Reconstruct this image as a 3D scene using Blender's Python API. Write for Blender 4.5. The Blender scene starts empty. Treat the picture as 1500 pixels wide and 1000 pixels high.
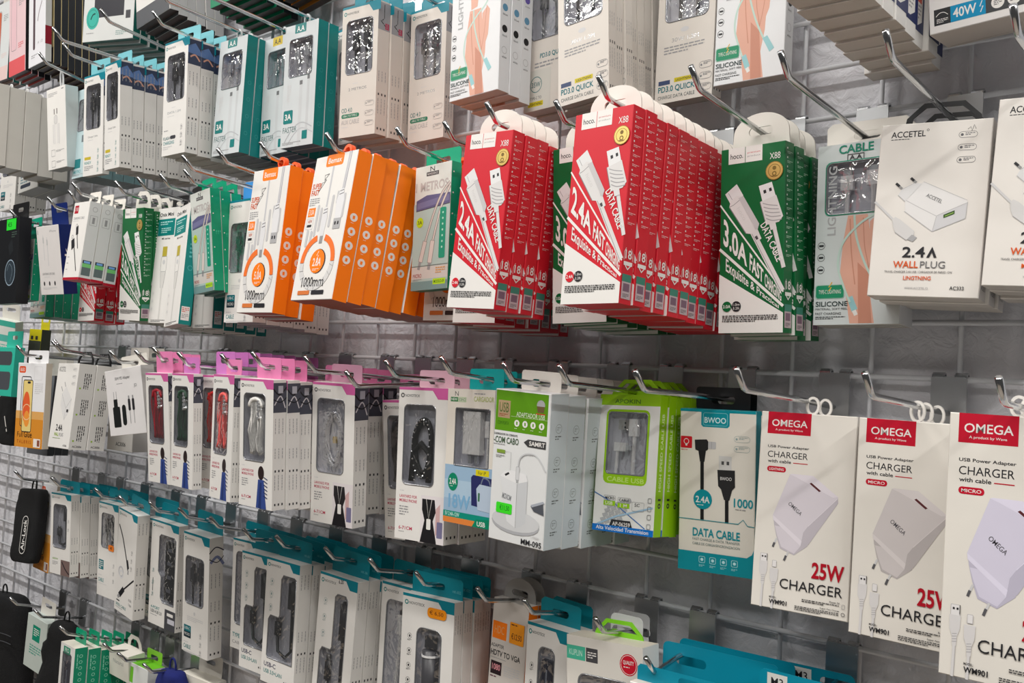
import bpy, bmesh, math, random
from mathutils import Matrix, Vector, noise
from mathutils.geometry import tessellate_polygon
random.seed(7)
PI = math.pi
scn = bpy.context.scene
COL = scn.collection

# ---------------------------------------------------------------- camera
cam_d = bpy.data.cameras.new('camera'); cam = bpy.data.objects.new('camera', cam_d); COL.objects.link(cam)
yaw, pitch, roll = 0.723548636, 0.0428140264, 0.0560661327
fw = Vector((-math.sin(yaw)*math.cos(pitch), math.cos(yaw)*math.cos(pitch), math.sin(pitch)))
rt = Vector((math.cos(yaw), math.sin(yaw), 0)); up = rt.cross(fw)
rt2 = rt*math.cos(roll) + up*math.sin(roll); up2 = -rt*math.sin(roll) + up*math.cos(roll)
m = Matrix.Identity(4)
for i in range(3):
    m[i][0], m[i][1], m[i][2] = rt2[i], up2[i], -fw[i]
m.translation = Vector((1.11933976, -0.88607805, -0.02413559))
cam.matrix_world = m
cam_d.sensor_width = 36; cam_d.lens = 36*1395.74/1500; cam_d.clip_start = .02
scn.camera = cam
# ---------------------------------------------------------------- world, lamps, exposure
w = bpy.data.worlds.new('world'); scn.world = w; w.use_nodes = True
w.node_tree.nodes['Background'].inputs[0].default_value = (1.0, .97, .93, 1)
w.node_tree.nodes['Background'].inputs[1].default_value = .05
def area(name, loc, size, sy, power, col=(1, .97, .93), rot=(0, 0, 0)):
    d = bpy.data.lights.new(name, 'AREA'); d.shape = 'RECTANGLE'; d.size = size; d.size_y = sy; d.energy = power; d.color = col
    o = bpy.data.objects.new(name, d); COL.objects.link(o); o.location = loc; o.rotation_euler = rot
    return o
# ceiling LED tubes of the shop aisle
LP = 8.5
area('ceiling_tube_light', (.9, -1.0, 1.27), 1.5, .10, LP*2.3)
area('ceiling_tube_light', (-.9, -1.0, 1.27), 1.5, .10, LP*2.6)
area('ceiling_tube_light', (.9, -2.2, 1.27), 1.5, .10, LP*1.1)
area('ceiling_tube_light', (-.9, -2.2, 1.27), 1.5, .10, LP*1.5)
area('ceiling_tube_light', (2.4, -1.2, 1.27), 1.4, .10, LP*2.6, rot=(0, 0, PI/2))
scn.view_settings.view_transform = 'Standard'; scn.view_settings.look = 'None'
scn.view_settings.gamma = 1; scn.view_settings.use_curve_mapping = False
scn.view_settings.exposure = 0.37

# ---------------------------------------------------------------- materials
def lin(c):
    return tuple((v/255/12.92 if v/255 <= .04045 else ((v/255+.055)/1.055)**2.4) for v in c)
_m = {}
def mat(name, col, rough=.5, metal=0, spec=.5, bump=0, bscale=200, coat=0, trans=0, ior=1.45):
    k = (name, col, rough, metal)
    if k in _m: return _m[k]
    mt = bpy.data.materials.new(name); mt.use_nodes = True; nt = mt.node_tree; b = nt.nodes['Principled BSDF']
    b.inputs['Base Color'].default_value = (*lin(col), 1); b.inputs['Roughness'].default_value = rough
    b.inputs['Metallic'].default_value = metal; b.inputs['Specular IOR Level'].default_value = spec
    b.inputs['Coat Weight'].default_value = coat; b.inputs['Transmission Weight'].default_value = trans; b.inputs['IOR'].default_value = ior
    if bump:
        tc = nt.nodes.new('ShaderNodeTexCoord'); n = nt.nodes.new('ShaderNodeTexNoise'); bp = nt.nodes.new('ShaderNodeBump')
        n.inputs['Scale'].default_value = bscale; n.inputs['Detail'].default_value = 4
        bp.inputs['Strength'].default_value = bump; bp.inputs['Distance'].default_value = .002
        nt.links.new(tc.outputs['Object'], n.inputs['Vector']); nt.links.new(n.outputs['Fac'], bp.inputs['Height'])
        nt.links.new(bp.outputs['Normal'], b.inputs['Normal'])
    _m[k] = mt; return mt
def card(c):   # printed carton: colour with slight tone mottling and a satin varnish
    k = ('card', c)
    if k in _m: return _m[k]
    mt = bpy.data.materials.new('printed_card_%d_%d_%d' % c); mt.use_nodes = True; nt = mt.node_tree; b = nt.nodes['Principled BSDF']
    tc = nt.nodes.new('ShaderNodeTexCoord'); n = nt.nodes.new('ShaderNodeTexNoise'); n.inputs['Scale'].default_value = 35; n.inputs['Detail'].default_value = 3
    mx = nt.nodes.new('ShaderNodeMix'); mx.data_type = 'RGBA'
    l = lin(c); mx.inputs[6].default_value = (*[v*.95 for v in l], 1); mx.inputs[7].default_value = (*[min(1, v*1.03) for v in l], 1)
    bp = nt.nodes.new('ShaderNodeBump'); bp.inputs['Strength'].default_value = .06; bp.inputs['Distance'].default_value = .001
    nt.links.new(tc.outputs['Object'], n.inputs['Vector']); nt.links.new(n.outputs['Fac'], mx.inputs[0]); nt.links.new(mx.outputs[2], b.inputs['Base Color'])
    nt.links.new(n.outputs['Fac'], bp.inputs['Height']); nt.links.new(bp.outputs['Normal'], b.inputs['Normal'])
    b.inputs['Roughness'].default_value = .42; b.inputs['Specular IOR Level'].default_value = .4
    _m[k] = mt; return mt
chrome = mat('chrome', (200, 202, 204), .16, 1)
steel = mat('zinc_plate', (196, 198, 200), .34, 1)
wire_m = mat('grey_painted_wire', (214, 216, 220), .4)
blackp = mat('black_plastic', (16, 16, 18), .4)
fabric = mat('black_fabric', (11, 12, 15), .9, bump=.8, bscale=900)
bluefab = mat('blue_fabric', (22, 34, 110), .9, bump=.8, bscale=900)
goldm = mat('gold_foil', (226, 196, 116), .35, .7)
silv = mat('silver_foil', (205, 207, 210), .25, .7)
def film_mat():
    mt = bpy.data.materials.new('clear_wrinkled_film'); mt.use_nodes = True; nt = mt.node_tree; nt.nodes.clear()
    out = nt.nodes.new('ShaderNodeOutputMaterial'); mix = nt.nodes.new('ShaderNodeMixShader'); tr = nt.nodes.new('ShaderNodeBsdfTransparent')
    gl = nt.nodes.new('ShaderNodeBsdfGlossy'); gl.inputs['Roughness'].default_value = .07
    tr.inputs[0].default_value = (.93, .94, .95, 1)
    lw = nt.nodes.new('ShaderNodeLayerWeight'); lw.inputs['Blend'].default_value = .35
    mr = nt.nodes.new('ShaderNodeMapRange'); mr.inputs['To Min'].default_value = .16; mr.inputs['To Max'].default_value = .85
    tc = nt.nodes.new('ShaderNodeTexCoord'); n = nt.nodes.new('ShaderNodeTexNoise'); n.inputs['Scale'].default_value = 38; n.inputs['Detail'].default_value = 2; n.inputs['Distortion'].default_value = 1.2
    bp = nt.nodes.new('ShaderNodeBump'); bp.inputs['Strength'].default_value = .8; bp.inputs['Distance'].default_value = .006
    L = nt.links.new
    L(tc.outputs['Object'], n.inputs['Vector']); L(n.outputs['Fac'], bp.inputs['Height']); L(bp.outputs['Normal'], gl.inputs['Normal']); L(bp.outputs['Normal'], lw.inputs['Normal'])
    L(lw.outputs['Facing'], mr.inputs['Value']); L(mr.outputs[0], mix.inputs[0]); L(tr.outputs[0], mix.inputs[1]); L(gl.outputs[0], mix.inputs[2]); L(mix.outputs[0], out.inputs[0])
    return mt
film = film_mat()

# ---------------------------------------------------------------- mesh builder
class MB:
    def __init__(s): s.v = []; s.f = []; s.mi = []; s.mats = []
    def slot(s, m):
        if m not in s.mats: s.mats.append(m)
        return s.mats.index(m)
    def add(s, vs, fs, m):
        o = len(s.v); k = s.slot(m); s.v += [tuple(v) for v in vs]
        for f in fs: s.f.append([i+o for i in f]); s.mi.append(k)
    def box(s, c, d, m, R=None):
        x, y, z = d[0]/2, d[1]/2, d[2]/2
        vs = [Vector((i*x, j*y, k*z)) for i in (-1, 1) for j in (-1, 1) for k in (-1, 1)]
        if R: vs = [R @ v for v in vs]
        vs = [v+Vector(c) for v in vs]
        s.add(vs, [(0, 1, 3, 2), (4, 6, 7, 5), (0, 4, 5, 1), (2, 3, 7, 6), (0, 2, 6, 4), (1, 5, 7, 3)], m)
    def tube(s, pts, r, m, n=8, closed=False, cap=True):
        pts = [Vector(p) for p in pts]; N = len(pts); rs = r if isinstance(r, (list, tuple)) else [r]*N
        vs = []; u = None
        for i, p in enumerate(pts):
            a = pts[(i-1) % N] if (i or closed) else p; b = pts[(i+1) % N] if (i < N-1 or closed) else p
            t = (b-a).normalized()
            if u is None: u = t.orthogonal().normalized()
            u = (u-t*u.dot(t)).normalized(); v = t.cross(u)
            for k in range(n):
                an = 2*PI*k/n; vs.append(p+(u*math.cos(an)+v*math.sin(an))*rs[i])
        fs = []
        for i in range(N if closed else N-1):
            j = (i+1) % N
            for k in range(n): fs.append((i*n+k, i*n+(k+1) % n, j*n+(k+1) % n, j*n+k))
        if cap and not closed: fs += [tuple(range(n))[::-1], tuple((N-1)*n+k for k in range(n))]
        s.add(vs, fs, m)
    def plate(s, loops, y0, y1, m, ox=0, oz=0):   # outline loops (x,z) extruded along y, first loop outer, others holes
        L3 = [[Vector((x+ox, z+oz, 0)) for x, z in lp] for lp in loops]
        tri = tessellate_polygon(L3); flat = [v for lp in L3 for v in lp]; n = len(flat)
        vs = [(v.x, y0, v.y) for v in flat]+[(v.x, y1, v.y) for v in flat]
        fs = [tuple(t) for t in tri]+[tuple(i+n for i in reversed(t)) for t in tri]; o = 0
        for lp in loops:
            k = len(lp)
            for i in range(k): j = (i+1) % k; fs.append((o+i, o+j, o+j+n, o+i+n))
            o += k
        s.add(vs, fs, m)
    def mesh(s, name, smooth=False):
        me = bpy.data.meshes.new(name); me.from_pydata(s.v, [], s.f)
        for m in s.mats: me.materials.append(m)
        me.polygons.foreach_set('material_index', s.mi)
        if smooth: me.polygons.foreach_set('use_smooth', [True]*len(me.polygons))
        me.update()
        bm = bmesh.new(); bm.from_mesh(me); bmesh.ops.recalc_face_normals(bm, faces=bm.faces); bm.to_mesh(me); bm.free()
        return me
def link(name, me, parent=None, loc=None, rot=None):
    o = bpy.data.objects.new(name, me); COL.objects.link(o)
    if parent: o.parent = parent
    if loc is not None: o.location = loc
    if rot is not None: o.rotation_euler = rot
    return o
def thing(name, label, cat, loc=(0, 0, 0), rot=(0, 0, 0), group=None, me=None):
    o = link(name, me, None, loc, rot); o['label'] = label; o['category'] = cat
    if group: o['group'] = group
    return o
def rrect(x0, z0, x1, z1, r, n=5):
    r = min(r, (x1-x0)/2-1e-6, (z1-z0)/2-1e-6); o = []
    for cx, cz, a in ((x1-r, z1-r, 0), (x0+r, z1-r, PI/2), (x0+r, z0+r, PI), (x1-r, z0+r, 1.5*PI)):
        for i in range(n+1):
            b = a+PI/2*i/n; o.append((cx+r*math.cos(b), cz+r*math.sin(b)))
    return o
def ell(cx, cz, rx, rz, n=20): return [(cx+rx*math.cos(2*PI*i/n), cz+rz*math.sin(2*PI*i/n)) for i in range(n)]

# ---------------------------------------------------------------- lettering
_t = {}
def textgeo(s, bold):
    k = (s, bold)
    if k in _t: return _t[k]
    c = bpy.data.curves.new('lettering', 'FONT'); c.body = s; c.size = 1; c.offset = bold*.55; c.resolution_u = 3; c.fill_mode = 'FRONT'
    o = bpy.data.objects.new('lettering', c); COL.objects.link(o)
    dg = bpy.context.evaluated_depsgraph_get(); me = o.evaluated_get(dg).to_mesh()
    v = [(p.co.x, p.co.y) for p in me.vertices]; f = [tuple(p.vertices) for p in me.polygons]
    o.evaluated_get(dg).to_mesh_clear(); bpy.data.objects.remove(o); bpy.data.curves.remove(c)
    if v:
        x0 = min(p[0] for p in v); x1 = max(p[0] for p in v); y0 = min(p[1] for p in v); y1 = max(p[1] for p in v)
        dx = max(x1-x0, 1e-6); dy = max(y1-y0, 1e-6)
        v = [((p[0]-x0)/dx, (y1-p[1])/dy) for p in v]; asp = dx/dy
    else: asp = 1
    _t[k] = (v, f, asp); return _t[k]
# art: list of operations in millimetres, x right and y down from the panel's upper left corner
def art_mesh(name, ops, place, sx=1, sy=1):
    """place(x_mm, y_mm, layer) -> 3D point"""
    mb = MB(); lay = [1]
    def em(v2, f, col):
        m = col if isinstance(col, bpy.types.Material) else card(tuple(col))
        mb.add([place(x*sx, y*sy, lay[0]) for x, y in v2], f, m); lay[0] += 1
    def poly(pts, col):
        t = tessellate_polygon([[Vector((x, y, 0)) for x, y in pts]]); em(pts, [tuple(i) for i in t], col)
    def ring(cx, cy, r0, r1, col, a0=0, a1=2*PI, n=22, ry=1):
        v = []; f = []
        for i in range(n+1):
            a = a0+(a1-a0)*i/n
            v += [(cx+r0*math.cos(a), cy+r0*ry*math.sin(a)), (cx+r1*math.cos(a), cy+r1*ry*math.sin(a))]
            if i: f.append((2*i-2, 2*i-1, 2*i+1, 2*i))
        em(v, f, col)
    def strip(pts, w, col):
        pts = [Vector(p) for p in pts]; v = []; f = []; N = len(pts); ws = w if isinstance(w, (list, tuple)) else [w]*N
        for i, p in enumerate(pts):
            t = (pts[min(i+1, N-1)]-pts[max(i-1, 0)]).normalized(); nn = Vector((-t.y, t.x))*ws[i]/2
            v += [tuple(p+nn), tuple(p-nn)]
            if i: f.append((2*i-2, 2*i-1, 2*i+1, 2*i))
        em(v, f, col)
    for o in ops:
        k = o[0]
        if k == 'R':
            _, x, y, ww, h, col = o[:6]; r = o[6] if len(o) > 6 else 0
            poly(rrect(x, y, x+ww, y+h, r, 3) if r else [(x, y), (x+ww, y), (x+ww, y+h), (x, y+h)], col)
        elif k == 'O':   # outlined rounded box
            _, x, y, ww, h, r, lw, col = o; a = rrect(x, y, x+ww, y+h, r, 3); b = rrect(x+lw, y+lw, x+ww-lw, y+h-lw, max(r-lw, .01), 3); n = len(a)
            em(a+b, [(i, (i+1) % n, n+(i+1) % n, n+i) for i in range(n)], col)
        elif k == 'P': poly(o[1], o[2])
        elif k == 'C': poly(ell(o[1], o[2], o[3], o[3]*(o[5] if len(o) > 5 else 1), 20), o[4])
        elif k == 'G': ring(o[1], o[2], o[3], o[4], o[5], *(o[6:8] if len(o) > 6 else ()))
        elif k == 'L': strip(o[1], o[2], o[3])
        elif k == 'K':   # smooth curve through points
            p = o[1]; q = []
            for i in range(len(p)-1):
                a = p[max(i-1, 0)]; b = p[i]; c = p[i+1]; d = p[min(i+2, len(p)-1)]
                for s in range(6):
                    t = s/6
                    q.append(tuple(.5*((2*b[j])+(-a[j]+c[j])*t+(2*a[j]-5*b[j]+4*c[j]-d[j])*t*t+(-a[j]+3*b[j]-3*c[j]+d[j])*t**3) for j in (0, 1)))
            q.append(p[-1]); strip(q, o[2], o[3])
        elif k == 'T':   # text in a box: x, y, w, h, string, colour, bold, angle
            _, x, y, ww, h, s, col = o[:7]; bo = o[7] if len(o) > 7 else 0; an = math.radians(o[8]) if len(o) > 8 else 0
            v, f, asp = textgeo(s, bo)
            if ww is None: ww = h*asp
            ca, sa = math.cos(an), math.sin(an)
            em([(x+a*ww*ca-b*h*sa, y+a*ww*sa+b*h*ca) for a, b in v], f, col)
        elif k == 'Q':   # text mapped into a quadrilateral TL, TR, BR, BL
            _, q, s, col = o[:4]; bo = o[4] if len(o) > 4 else 0; v, f, asp = textgeo(s, bo); out = []
            for a, b in v:
                out.append(tuple(q[0][j]*(1-a)*(1-b)+q[1][j]*a*(1-b)+q[2][j]*a*b+q[3][j]*(1-a)*b for j in (0, 1)))
            em(out, f, col)
        elif k == 'F':   # fine print: rows of small dashes
            _, x, y, ww, n, lh, col = o[:7]; hh = lh*.45; v = []; f = []; rnd = random.Random(int(x*7+y*13))
            vert = len(o) > 7 and o[7]
            for i in range(n):
                c = 0; end = ww*(1 if i < n-1 else .6)
                while c < end:
                    d = min(rnd.uniform(1.2, 3.6)*lh*.6, end-c); b = len(v)
                    if vert: v += [(x+i*lh, y+c), (x+i*lh+hh, y+c), (x+i*lh+hh, y+c+d), (x+i*lh, y+c+d)]
                    else: v += [(x+c, y+i*lh), (x+c+d, y+i*lh), (x+c+d, y+i*lh+hh), (x+c, y+i*lh+hh)]
                    f.append((b, b+1, b+2, b+3)); c += d+.35*lh
            em(v, f, col)
    me = bpy.data.meshes.new(name); me.from_pydata(mb.v, [], mb.f)
    for mm_ in mb.mats: me.materials.append(mm_)
    me.polygons.foreach_set('material_index', mb.mi); me.update()
    return me

# ---------------------------------------------------------------- printed designs (nominal millimetres)
W = (232, 230, 226); INK = (40, 40, 44); GR = (150, 150, 152); LG = (205, 205, 206)
TEAL = (0, 128, 146); RED = (206, 24, 40); GREEN = (0, 128, 66); ORG = (255, 128, 14)
def icons(x, ys, r=2.6, col=GR, fine=True):
    o = []
    for y in ys:
        o += [('G', x, y, r-.35, r, col), ('R', x-r*.35, y-r*.4, r*.7, r*.8, col)]
        if fine: o += [('F', x-3, y+r+.8, 6, 2, 1.0, col)]
    return o
def pills(x, ys, w=13, h=5, col=GR):
    o = []
    for y in ys: o += [('O', x, y, w, h, h/2, .3, col), ('C', x+2.6, y+h/2, 1.1, col), ('F', x+5, y+1.2, w-7, 2, 1.3, col)]
    return o
def hoco(v):
    c = {'red': (208, 26, 44), 'green': (0, 98, 50)}[v]; n = '2.4A' if v == 'red' else '3.0A'; pl = (218, 216, 215); sh = (128, 126, 128)
    f = [('P', [(0, 119), (65, 157), (65, 175), (0, 175)], W), ('L', [(0, 53), (65, 138)], 1.5, W), ('L', [(0, 95), (65, 151)], 2.6, W),
         ('R', 8, 0, 17, 15, W), ('R', 25.6, 0, 17, 15, W), ('T', 10, 5.4, 13, 5, 'hoco.', INK, .02), ('T', 27.6, 5.4, 13, 2, 'premium', (200, 40, 50)), ('T', 27.6, 8.6, 13, 2, 'product', GR),
         ('T', 50, 9.5, 10.5, 6, 'X88', W), 
         ('L', [(30, 74), (64, 137)], 5.2, pl), ('L', [(28.4, 74), (62.5, 137)], .5, sh), ('L', [(53, 70), (65, 116)], 4, pl), ('L', [(51.2, 70), (63, 116)], .4, sh),
         ('P', [(5, 43), (17, 34.5), (24, 46), (12, 55)], (222, 222, 222)), ('L', [(8.5, 42.3), (14.5, 52)], .4, sh),
         ('P', [(9.5, 56), (11, 50), (17, 45.5), (24, 46.5), (40.5, 74), (39, 79.5), (33, 83), (27, 82)], pl), ('L', [(9.8, 56), (27.2, 82)], .8, sh), ('K', [(10, 55.5), (14, 54), (20, 50), (24, 47)], .5, sh),
         ('T', 20.5, 56, 14, 4, 'hoco', (205, 203, 202), 0, 58), ('P', [(33, 82), (39, 79), (43, 88), (38, 91)], pl), ('P', [(36, 86), (38.5, 84.8), (40, 88), (38, 89)], (70, 70, 72)),
         ('P', [(39.5, 39), (52.5, 36.5), (56.5, 50), (43.5, 54)], (228, 228, 228)), ('P', [(44, 43.6), (46.6, 43), (47.4, 46), (44.8, 46.8)], INK), ('P', [(49.6, 42.3), (52, 41.6), (52.8, 44.6), (50.4, 45.4)], INK),
         ('P', [(41, 54), (57, 49), (64, 69), (60, 74), (47.5, 76)], pl), ('L', [(41, 54), (47.5, 76)], .7, sh)]
    for i in range(5): f.append(('K', [(43.8+i*.9, 55.5+i*3.6), (50+i, 57.5+i*3.7), (58.5+i*1.1, 59+i*3.2)], .8, (160, 158, 160)))
    f += [('P', [(24, 46.5), (40.5, 74), (39, 79.5), (36.5, 79), (34.5, 74), (19, 48)], (196, 194, 195))]
    f += [('P', [(50.5, 75.5), (56.5, 74), (58, 80), (52, 81)], pl),
          ('Q', [(47.5, 72), (64, 108), (58.5, 111), (41.5, 76)], 'DATA CABLE', W, .03),
          ('Q', [(4, 65), (29, 97), (29, 114), (4, 91)], n, W, .05), ('Q', [(31.5, 100), (45.5, 117), (45.5, 130), (31.5, 116.5)], 'FAST', W, .05), ('Q', [(47, 119.5), (63.4, 138.4), (63.4, 147), (47, 132)], 'CHARGING', W, .04),
          ('Q', [(7, 104), (61, 150.2), (61, 154.2), (7, 120)], 'Exquisite & Practical', W, .025),
          ('C', 8.6, 150, 4.9, c), ('C', 18.4, 150, 4.9, INK), ('T', 4.6, 148.4, 8, 3.2, n, W, .02), ('T', 15, 147, 6.8, 2.4, '1.0m', W), ('T', 15, 150.6, 6.8, 2.4, '3.2ft', W), ('F', 4, 158.5, 56, 4, 1.7, INK)]
    s = [('L', [(4, 6+i*8.6), (5.4, 6+i*8.6)], 1.6, W) for i in range(12)]
    for i in range(12): s.append(('F', 4, 9+i*8.6, 10, 2, 1.3, (236, 190, 190) if v == 'red' else (180, 215, 190)))
    s += [('T', 4.2, 127.6, 9, 8, '18', W, .03), ('L', [(2.6, 137), (2.6, 130), (5, 126)], .5, W), ('L', [(14.6, 137), (14.6, 130), (12, 126)], .5, W), ('R', 2.6, 138, 12, 3.4, W), ('P', [(4, 141.4), (13, 141.4), (8.5, 145.4)], W), ('P', [(5.6, 141.4), (11.4, 141.4), (8.5, 144)], c),
          ('R', 2, 149, 13, 21.5, (190, 172, 176)), ('R', 2, 149, 13, 6.6, (60, 128, 110)), ('R', 4, 157, 9, 7, (120, 92, 110)), ('F', 4, 166, 9, 3, 1.2, INK)]
    seal = [('C', 55, 26.5, 8.6, (150, 115, 45)), ('C', 55, 26.5, 8, goldm), ('G', 55, 26.5, 5.6, 6.1, (120, 90, 30)), ('C', 55, 24, 1.9, (122, 98, 40)), ('G', 55, 29.2, 1.2, 2.2, (122, 98, 40)), ('L', [(51.5, 31.4), (58.5, 31.4)], .7, (122, 98, 40))]
    return dict(nom=(65, 175, 17), col=(c, c, c, c), front=f, side=s, stick=[('foil_seal', 'round gold foil seal', seal)])
def orange(v):
    f = [('R', 23, -0.2, 35, 15, ORG, 3), ('T', 27, 4, 27, 7, 'Bemax', W, .02),
         ('L', [(40, 15), (40, 66)], 3.4, (196, 196, 200)), ('L', [(69, 0), (67, 46)], 3.4, (196, 196, 200)), ('L', [(72.5, 0), (70, 46)], 1.2, (150, 150, 165)),
         ('L', [(34, 24), (25, 25), (27, 34), (23, 34), (17, 46), (30, 31), (26, 31), (34, 24)], .8, INK),
         ('T', 3, 34, 19, 7, 'SUPER', (206, 84, 34), .04), ('T', 3, 42, 16, 7.4, 'FAST', (206, 84, 34), .04), ('F', 3, 53, 20, 4, 2.6, GR),
         ('R', 4, 65, 14, 11, ORG), ('T', 6, 67, 10, 7, '3.0A', W), ('O', 4, 78, 14, 14, 1, .6, LG), ('R', 6, 86, 9, 3, INK), ('T', 7, 80, 8, 4, 'NEW', (200, 90, 60))]
    for x, y, h in ((22, 62, 40), (29, 66, 30), (49, 52, 40), (58, 48, 16), (72, 52, 30), (8, 92, 22), (16, 94, 26)): f.append(('R', x, y, 4.4, h, (196, 196, 198), 2))
    f += [('P', [(36.5, 67), (43, 67), (46, 80), (44, 102), (37, 102), (34, 80)], (222, 222, 224)), ('L', [(36.5, 70), (43.5, 68.6)], .8, INK), ('L', [(36.2, 74), (43.8, 72.6)], .8, INK), ('R', 38, 102, 6, 9, (150, 150, 152)),
          ('P', [(63.5, 46), (70, 46), (74, 60), (73, 82), (61, 82), (59, 60)], (226, 226, 228)), ('L', [(63, 49), (70.6, 47.6)], .8, INK), ('L', [(62.6, 53), (71, 51.6)], .8, INK),
          ('R', 60, 82, 14, 13, (176, 176, 178)), ('R', 62.5, 86, 3, 4, INK), ('R', 68, 86, 3, 4, INK),
          ('G', 41, 134, 27, 34.5, (240, 118, 48), PI, PI*1.42), ('G', 41, 134, 27, 34.5, (240, 118, 48), PI*1.58, PI*2), ('G', 41, 134, 27, 34.5, (214, 213, 212), .02, PI-.02),
          ('C', 43, 133, 15, INK), ('C', 41.6, 133, 14.6, ORG), ('T', 33, 129, 17, 10, v, W, .03), ('L', [(42, 121), (39, 126), (43, 126), (40, 131)], .9, W), ('F', 35, 142, 13, 2, 1.6, W),
          ('T', 18, 152, 22, 12, '1000', INK, 0), ('T', 41, 155.5, 21, 8.4, 'mm', INK, 0), ('R', 13, 168.5, 24, 5, (214, 120, 60), 1), ('R', 41, 168.5, 25, 5, INK, 1)]
    for i in range(9): a = .12+i*.33; f.append(('L', [(41+27*math.cos(a), 134+27*math.sin(a)), (41+34*math.cos(a+.06), 134+34*math.sin(a+.06))], .5, (150, 150, 150)))
    s = []
    for y in (80, 97, 114, 131): s += [('C', 9.5, y, 5, W), ('R', 8, y-2, 3, 4, ORG), ('F', 6.5, y+6.6, 6, 1, 1.2, W)]
    return dict(nom=(84, 180, 19), col=(W, ORG, ORG, (150, 70, 30)), front=f, side=s)
def metros():
    g = (0, 150, 110)
    f = [('R', 0, 44, 62, 96, (176, 196, 190)), ('R', 0, 118, 62, 14, (206, 200, 194)), ('T', 26, 2, 8, 5.5, 'N', INK), ('R', 20, 8, 21, 4.6, INK), ('T', 21.4, 9, 18, 2.6, 'NEWSCIENCE', W),
         ('T', 2, 19, 56, 11, '1 METROS', (186, 180, 178), .05), ('P', [(4, 40), (22, 35), (62, 36), (62, 48), (4, 52)], (96, 96, 136)), ('P', [(6, 43), (60, 38), (60, 45), (6, 50)], (118, 118, 156)), ('L', [(4, 52.4), (62, 48.4)], .6, INK),
         ('K', [(61, 24), (47, 37), (34, 60), (22, 90)], 3.8, (120, 112, 108)), ('K', [(61, 24), (47, 37), (34, 60), (22, 90)], 2.4, (206, 196, 190)), ('K', [(61, 28), (48, 50), (41, 70), (35, 90)], 3.8, (120, 112, 108)), ('K', [(61, 28), (48, 50), (41, 70), (35, 90)], 2.4, (214, 204, 198)),
         ('L', [(22, 88.6), (14.8, 112.4)], 7.2, (130, 120, 116)), ('L', [(22, 89), (15, 112)], 6, (212, 200, 194)), ('L', [(14.6, 112), (12, 121)], 4.4, GR), ('L', [(35, 88.6), (30.9, 114.4)], 7.8, (130, 120, 116)), ('L', [(35, 89), (31, 114)], 6.6, (216, 204, 198)), ('L', [(31, 114), (29.6, 122)], 4.8, GR),
         ('C', 11.5, 66, 6, (190, 214, 30)), ('T', 7.8, 63.8, 7.6, 4.4, '3A', INK, .02), ('R', 46, 52, 10.5, 58, (20, 150, 120), 2), ('R', 0, 135, 62, 10, (120, 150, 150)), ('R', 38, 133, 21, 6.6, (180, 220, 40)), ('T', 40, 134.6, 17, 3.4, 'MODELO-09', (20, 90, 40), .02),
         ('T', 3, 126, 15, 4.4, 'MICRO', (176, 70, 70)), ('F', 3, 132, 16, 2, 1.4, GR), ('F', 42, 120, 16, 3, 2.6, (220, 160, 90)), ('L', [(0, 117), (62, 117)], .5, (110, 120, 118))]
    for i in range(7): f.append(('C', 51.3, 58+i*6.6, 1.3, (170, 225, 205)))
    s = [('C', 4, 12+i*24, .9, W) for i in range(6)]+[('F', 7, 60, 5, 3, 3, (60, 190, 150), True)]
    return dict(nom=(62, 145, 15.5), col=((216, 220, 214), g, g, (20, 110, 90)), front=f, side=s)
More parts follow.
